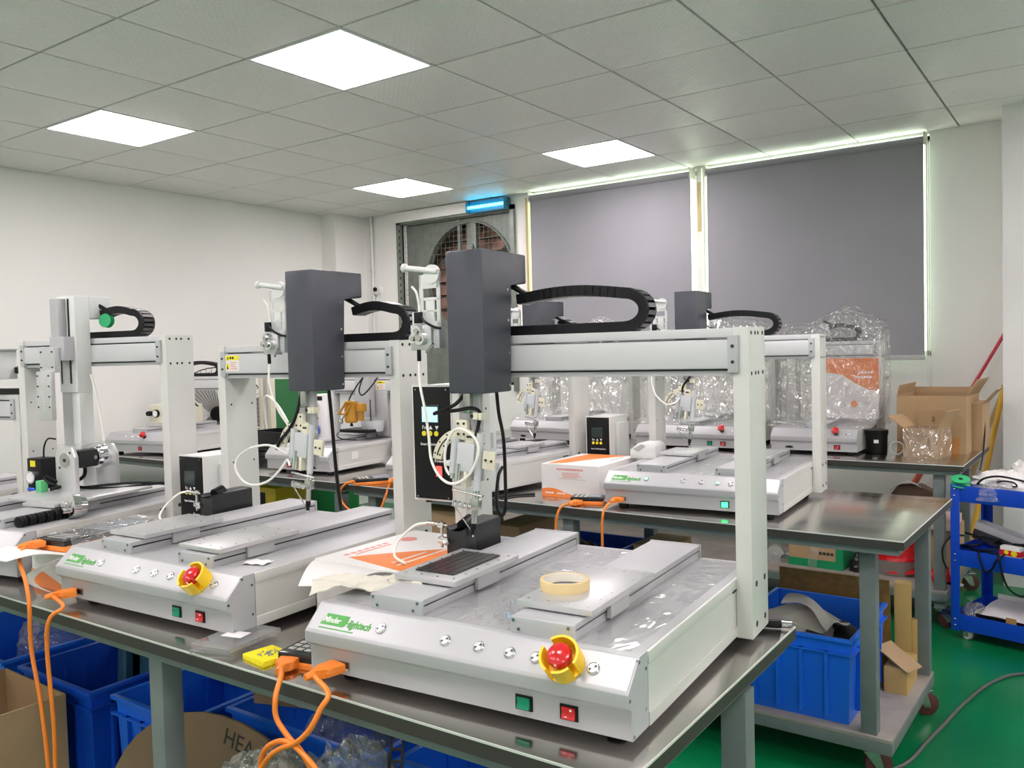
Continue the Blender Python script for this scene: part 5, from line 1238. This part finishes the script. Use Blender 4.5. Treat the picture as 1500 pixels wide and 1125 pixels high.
c = MB(); c.box(-.08, .08, -.08, .08, 0, .075, BOXW, .003); single('white_carton', c, 'white box on the trolley top cut off by the right photo edge', 'carton', tl(.40, .12, .69), TR+R(8))
def cord(label, pts, r=.005): 
    c = MB(); c.tube([tl(*p) for p in pts], r, BLACK, 8); single('loose_cable', c, label, 'cable', group='black cords on the blue trolley')
cord('black cord arching over the bags on the trolley top', [(.10, .06, .755), (.13, .06, .785), (.19, .07, .80), (.27, .08, .79), (.33, .09, .775), (.37, .10, .765)])
cord('short black cord curling on the clear bag of the trolley top', [(.19, .05, .775), (.22, .04, .785), (.26, .05, .78), (.275, .05, .765), (.26, .04, .762)], .004)
cord('black cord hanging in a wide loop from the middle trolley tray', [(.20, .02, .445), (.22, -.012, .43), (.235, -.015, .36), (.26, -.015, .30), (.31, -.015, .272), (.36, -.015, .30), (.385, -.015, .37), (.39, -.012, .43), (.38, .02, .445)])
cord('black cord hanging in a narrow loop left of the wide loop', [(.12, .02, .445), (.135, -.012, .42), (.16, -.014, .36), (.19, -.014, .375), (.21, -.013, .42), (.24, .01, .45)])
cord('black cord bulging out past the left leg of the trolley', [(.04, .06, .50), (-.01, .03, .49), (-.035, .0, .44), (-.03, -.01, .38), (-.01, -.012, .34)])
rr = random.Random(6)
for k in range(5):
    cx_, cy_ = .06+.075*k, .10+.02*(k % 2)
    cord(['black cord bundle at the left end of the middle trolley tray', 'black cord heap beside the left bundle on the middle tray', 'black cord heap in the middle of the middle trolley tray', 'black cord heap behind the red and yellow packet', 'black cord heap at the right end of the middle tray'][k],
         [(cx_+.05*math.cos(a*.9+k)+rr.uniform(-.01, .01), cy_+.045*math.sin(a*.9+k), .395+.010*a+rr.uniform(0, .01)) for a in range(11)], .0055)
t = empty('long_case', tl(.17, .24, .42), TR+R(-6)); tag(t, 'long white and dark grey case slanting on the middle trolley tray', 'case')
c = MB(Matrix.Rotation(R(14), 4, 'Y')); c.box(-.16, .16, -.04, .04, .05, .09, BOXW, .010); c.build('lid', t)
c = MB(Matrix.Rotation(R(14), 4, 'Y')); c.box(-.16, .16, -.04, .04, .0, .05, mat('dark_grey_case', (.05,.05,.065), .5), .008); c.build('base', t)
c = MB(); c.box(-.045, .045, -.02, .02, 0, .05, BOXW, .004); c.box(-.046, .046, -.021, .021, .006, .032, RED); c.cyl((.02, -.022, .02), (.02, -.0205, .02), .014, KEY, 12); c.cyl((-.015, -.022, .022), (-.015, -.0205, .022), .010, KEY, 12); single('printed_packet', c, 'small red and yellow printed packet among the cords on the trolley', 'packet', tl(.25, .06, .43), TR+R(-8))
c = MB(); c.box(-.04, .04, -.03, .03, 0, .06, WHITEP, .006); single('white_adapter', c, 'white adapter block on the middle trolley tray at the photo edge', 'adapter', tl(.34, .12, .44), TR)
t = empty('open_box', tl(.27, .16, .07), TR+R(-4)); tag(t, 'flat open white and black box on the bottom trolley tray', 'box')
c = MB(); c.box(-.17, .17, -.12, .12, 0, .004, BOXW); c.box(-.17, .17, -.123, -.119, 0, .062, BLACK); c.box(-.17, .17, .119, .123, 0, .11, BOXW); c.box(-.173, -.169, -.12, .12, 0, .07, BOXW); c.box(.169, .173, -.12, .12, 0, .07, BOXW); c.build('box', t)
c = MB(); c.box(-.03, .015, -.126, -.123, .004, .075, mat('tan_tab', (.42,.25,.09), .7)); c.build('tan_tab', t)
c = MB(); c.sheet(lambda u, v: (-.16+.32*u, -.10+.22*v, .05+.05*v+.012*math.sin(u*6+v*4)), 10, 8, PAPER, th=.003); c.build('white_lining', t)
bag('clear bag in the left corner of the bottom trolley tray', tl(.07, .10, .07), .055, .08, .09, BAG, 47)

# ================================================================ THE FAR LEFT CORNER
def floor_fan():
    t = empty('floor_fan', (-5.66, 4.10, 0), 0); tag(t, 'large wire caged fan behind the front left robot upright', 'fan')
    q = Vector((.8, -.6, 0)).to_track_quat('Z', 'Y').to_matrix().to_4x4(); q.translation = Vector((0, 0, 1.02)); rr_ = .36
    c = MB(q)
    for k in range(56):
        a = 2*math.pi*k/56; ca, sa = math.cos(a), math.sin(a)
        c.tube([(.05*ca, .05*sa, .13), (rr_*.55*ca, rr_*.55*sa, .12), (rr_*.92*ca, rr_*.92*sa, .06), (rr_*ca, rr_*sa, 0)], .0022, BLACK, 4, 3)
    for r_, z in ((rr_, 0), (rr_*.75, .095), (.05, .13)): c.tube([(r_*math.cos(2*math.pi*k/36), r_*math.sin(2*math.pi*k/36), z) for k in range(36)], .004, BLACK, 6, closed=True, raw=True)
    c.build('wire_guard', t)
    for k in range(3):
        b = MB(q @ Matrix.Rotation(R(120*k), 4, 'Z')); b.sheet(lambda u, v: (.05+u*.26, (v-.5)*(.10+.14*u), .03+.05*(v-.5)), 6, 4, GREYBOX, th=(0, 0, -.003)); b.build('blade', t)
    c = MB(q); c.cyl((0, 0, -.12), (0, 0, .06), .06, BLACK, 20); c.build('motor', t)
    c = MB(); c.cyl((-.05, .04, .02), (-.05, .04, .95), .02, BLACK, 14); c.cyl((-.05, .04, 0), (-.05, .04, .03), .22, BLACK, 28, r2=.19); c.build('stand', t)
floor_fan()
for k, (x, y, z, w_, d, h, rz, m_, lab) in enumerate(((-5.70, 4.36, T, .24, .17, .035, 12, GREYBOX, 'lower grey brown book lying on the small table by the long left wall'), (-5.72, 4.37, T+.0352, .22, .16, .03, 25, mat('book_tan', (.42,.37,.30), .6), 'upper tan book lying on the grey brown book'))):
    t = empty('book', (x, y, z), R(rz)); tag(t, lab, 'book', 'books on the small table')
    c = MB(); c.box(-w_/2, w_/2, -d/2, d/2, 0, .003, m_); c.box(-w_/2, w_/2, -d/2, d/2, h-.003, h, m_); c.box(-w_/2, -w_/2+.003, -d/2, d/2, 0, h, m_); c.build('cover', t)
    c = MB(); c.box(-w_/2+.003, w_/2-.004, -d/2+.004, d/2-.004, .003, h-.003, PAPER); c.build('pages', t)
bag('orange wrapper beside the books on the small table', (-5.86, 4.22, T), .06, .05, .05, BOXO, 51)
t = empty('pressure_controller', (-3.885, 3.45, T)); tag(t, 'tall white pressure box with a blue knob behind the amber valve robot', 'controller')
z0 = .0
c = MB(); c.box(0, .15, 0, .14, 0, .385, BOXW, .003); c.build('housing', t)
c = MB(); c.lathe([(.030, 0), (.030, .012), (.026, .015), (.025, .012)], (.055, 0, .31), (0, -1, 0), GREYBOX, 24); g_ = c.build('gauge', t)
c = MB(); c.cyl((.055, -.0125, .31), (.055, -.0135, .31), .024, TXT, 20); c.build('gauge_face', g_)
c = MB(); c.cyl((.06, 0, .245), (.06, -.018, .245), .012, BLACK, 14); c.build('switch', t)
c = MB(); c.lathe([(.020, 0), (.030, .006), (.030, .04), (.024, .046)], (.065, 0, .175), (-.2, -1, 0), BLUEK, 20); c.cyl((.055, -.045, .175), (.045, -.075, .175), .017, BLUEK, 16); c.build('blue_knob', t)
c = MB(); c.box(.02, .11, -.0006, 0, .35, .375, BLACK); c.build('label', t)
c = MB(); c.box(-.50, .50, -.012, .012, 0, 1.26, GREENB, .003)
t = single('green_board', c, 'green upright board behind the table of the amber valve robot', 'board', (-5.36, 4.80, 0), R(-2))
for k, (x, y, w_, top, m_, lab) in enumerate(((-5.10, 4.16, .05, 1.36, CREAM, 'widest cream strip standing left of the green board'), (-5.20, 4.20, .03, 1.36, GREYBOX, 'grey strip standing left of the widest cream strip'), (-5.28, 4.22, .03, 1.36, CREAM, 'narrow cream strip furthest left of the green board'))):
    c = MB(); c.box(-w_/2, w_/2, -.02, .02, 0, top, m_, .002); single('upright_strip', c, lab, 'strip', (x, y, 0), R(-10), 'strips beside the green board')
c = MB(); c.tube([(-.02, 0, 0), (-.02, 0, .9), (-.02, .0, 1.38)], .022, STEEL, 12); single('steel_pole', c, 'thin steel pole in front of the green board', 'pole', (-4.02, 4.12, 0))
c = MB()
for k in range(5): c.tube([(.13*math.cos(2*math.pi*j/16), .08*math.sin(2*math.pi*j/16), .006+k*.011+.004*math.sin(j+k)) for j in range(16)], .006, BLACK, 6, 3, closed=True)
single('cable_coil', c, 'coil of black cable on the table left of the amber valve robot', 'cable', (-4.15, 3.25, T))
t = empty('black_tray', (-4.14, 3.48, T)); tag(t, 'black open tray behind the black cable coil', 'tray')
c = MB(); 
for q in ((-.2, .2, -.10, .10, 0, .006), (-.2, .2, -.106, -.10, 0, .16), (-.2, .2, .10, .106, 0, .16), (-.206, -.2, -.106, .106, 0, .16), (.2, .206, -.106, .106, 0, .16)): c.box(*q, BLACK, .002)
c.build('tray', t)
bag('small blue bag beside the coil of black cable', (-4.02, 3.02, T), .06, .05, .09, mat('blue_bag', (.02,.16,.55), .4, bump=.5, bs=16), 55)
c = MB(); c.tube([(-4.40, 3.55, T+.08), (-4.38, 3.52, T+.33), (-4.25, 3.45, T+.37), (-4.10, 3.40, T+.31), (-4.0, 3.38, T+.22)], .007, PTFE, 8); single('cream_hose', c, 'cream hose arching over the black tray by the green board', 'hose')
t = empty('yellow_box', (-4.05, 3.30, .33)); tag(t, 'yellow box with a black window below the amber valve robot table', 'box')
c = MB(); c.box(-.17, .17, -.13, .13, 0, .37, YELLOW, .006); c.build('box', t)
c = MB(); c.box(-.10, .08, -.134, -.129, .23, .34, BLACK, .008); c.build('black_window', t)
carton('brown carton beneath the yellow box', -4.24, -3.86, 3.14, 3.46, 0, .328)
carton('brown carton seen between the far tables below the amber valve robot', -3.30, -2.98, 3.62, 3.95, .0, .62, R(5))
carton('brown carton with red print under the table at the long left wall', -5.0, -4.72, 3.25, 3.55, 0, .56, R(-4))
bag('clear bag hanging below the table at the long left wall', (-4.63, 3.40, .50), .07, .08, .26, BAG, 61)
t = empty('lilac_dome', (-3.17, 3.50, T)); tag(t, 'lilac dome shaped tool behind the amber valve robot', 'tool')
c = MB(); c.box(-.06, .06, -.06, .06, 0, .10, GREYBOX, .006); c.build('base', t)
c = MB(); c.ball((0, 0, .10), .075, .075, .10, LILAC, 24, 12, bot=0.0); c.build('dome', t)
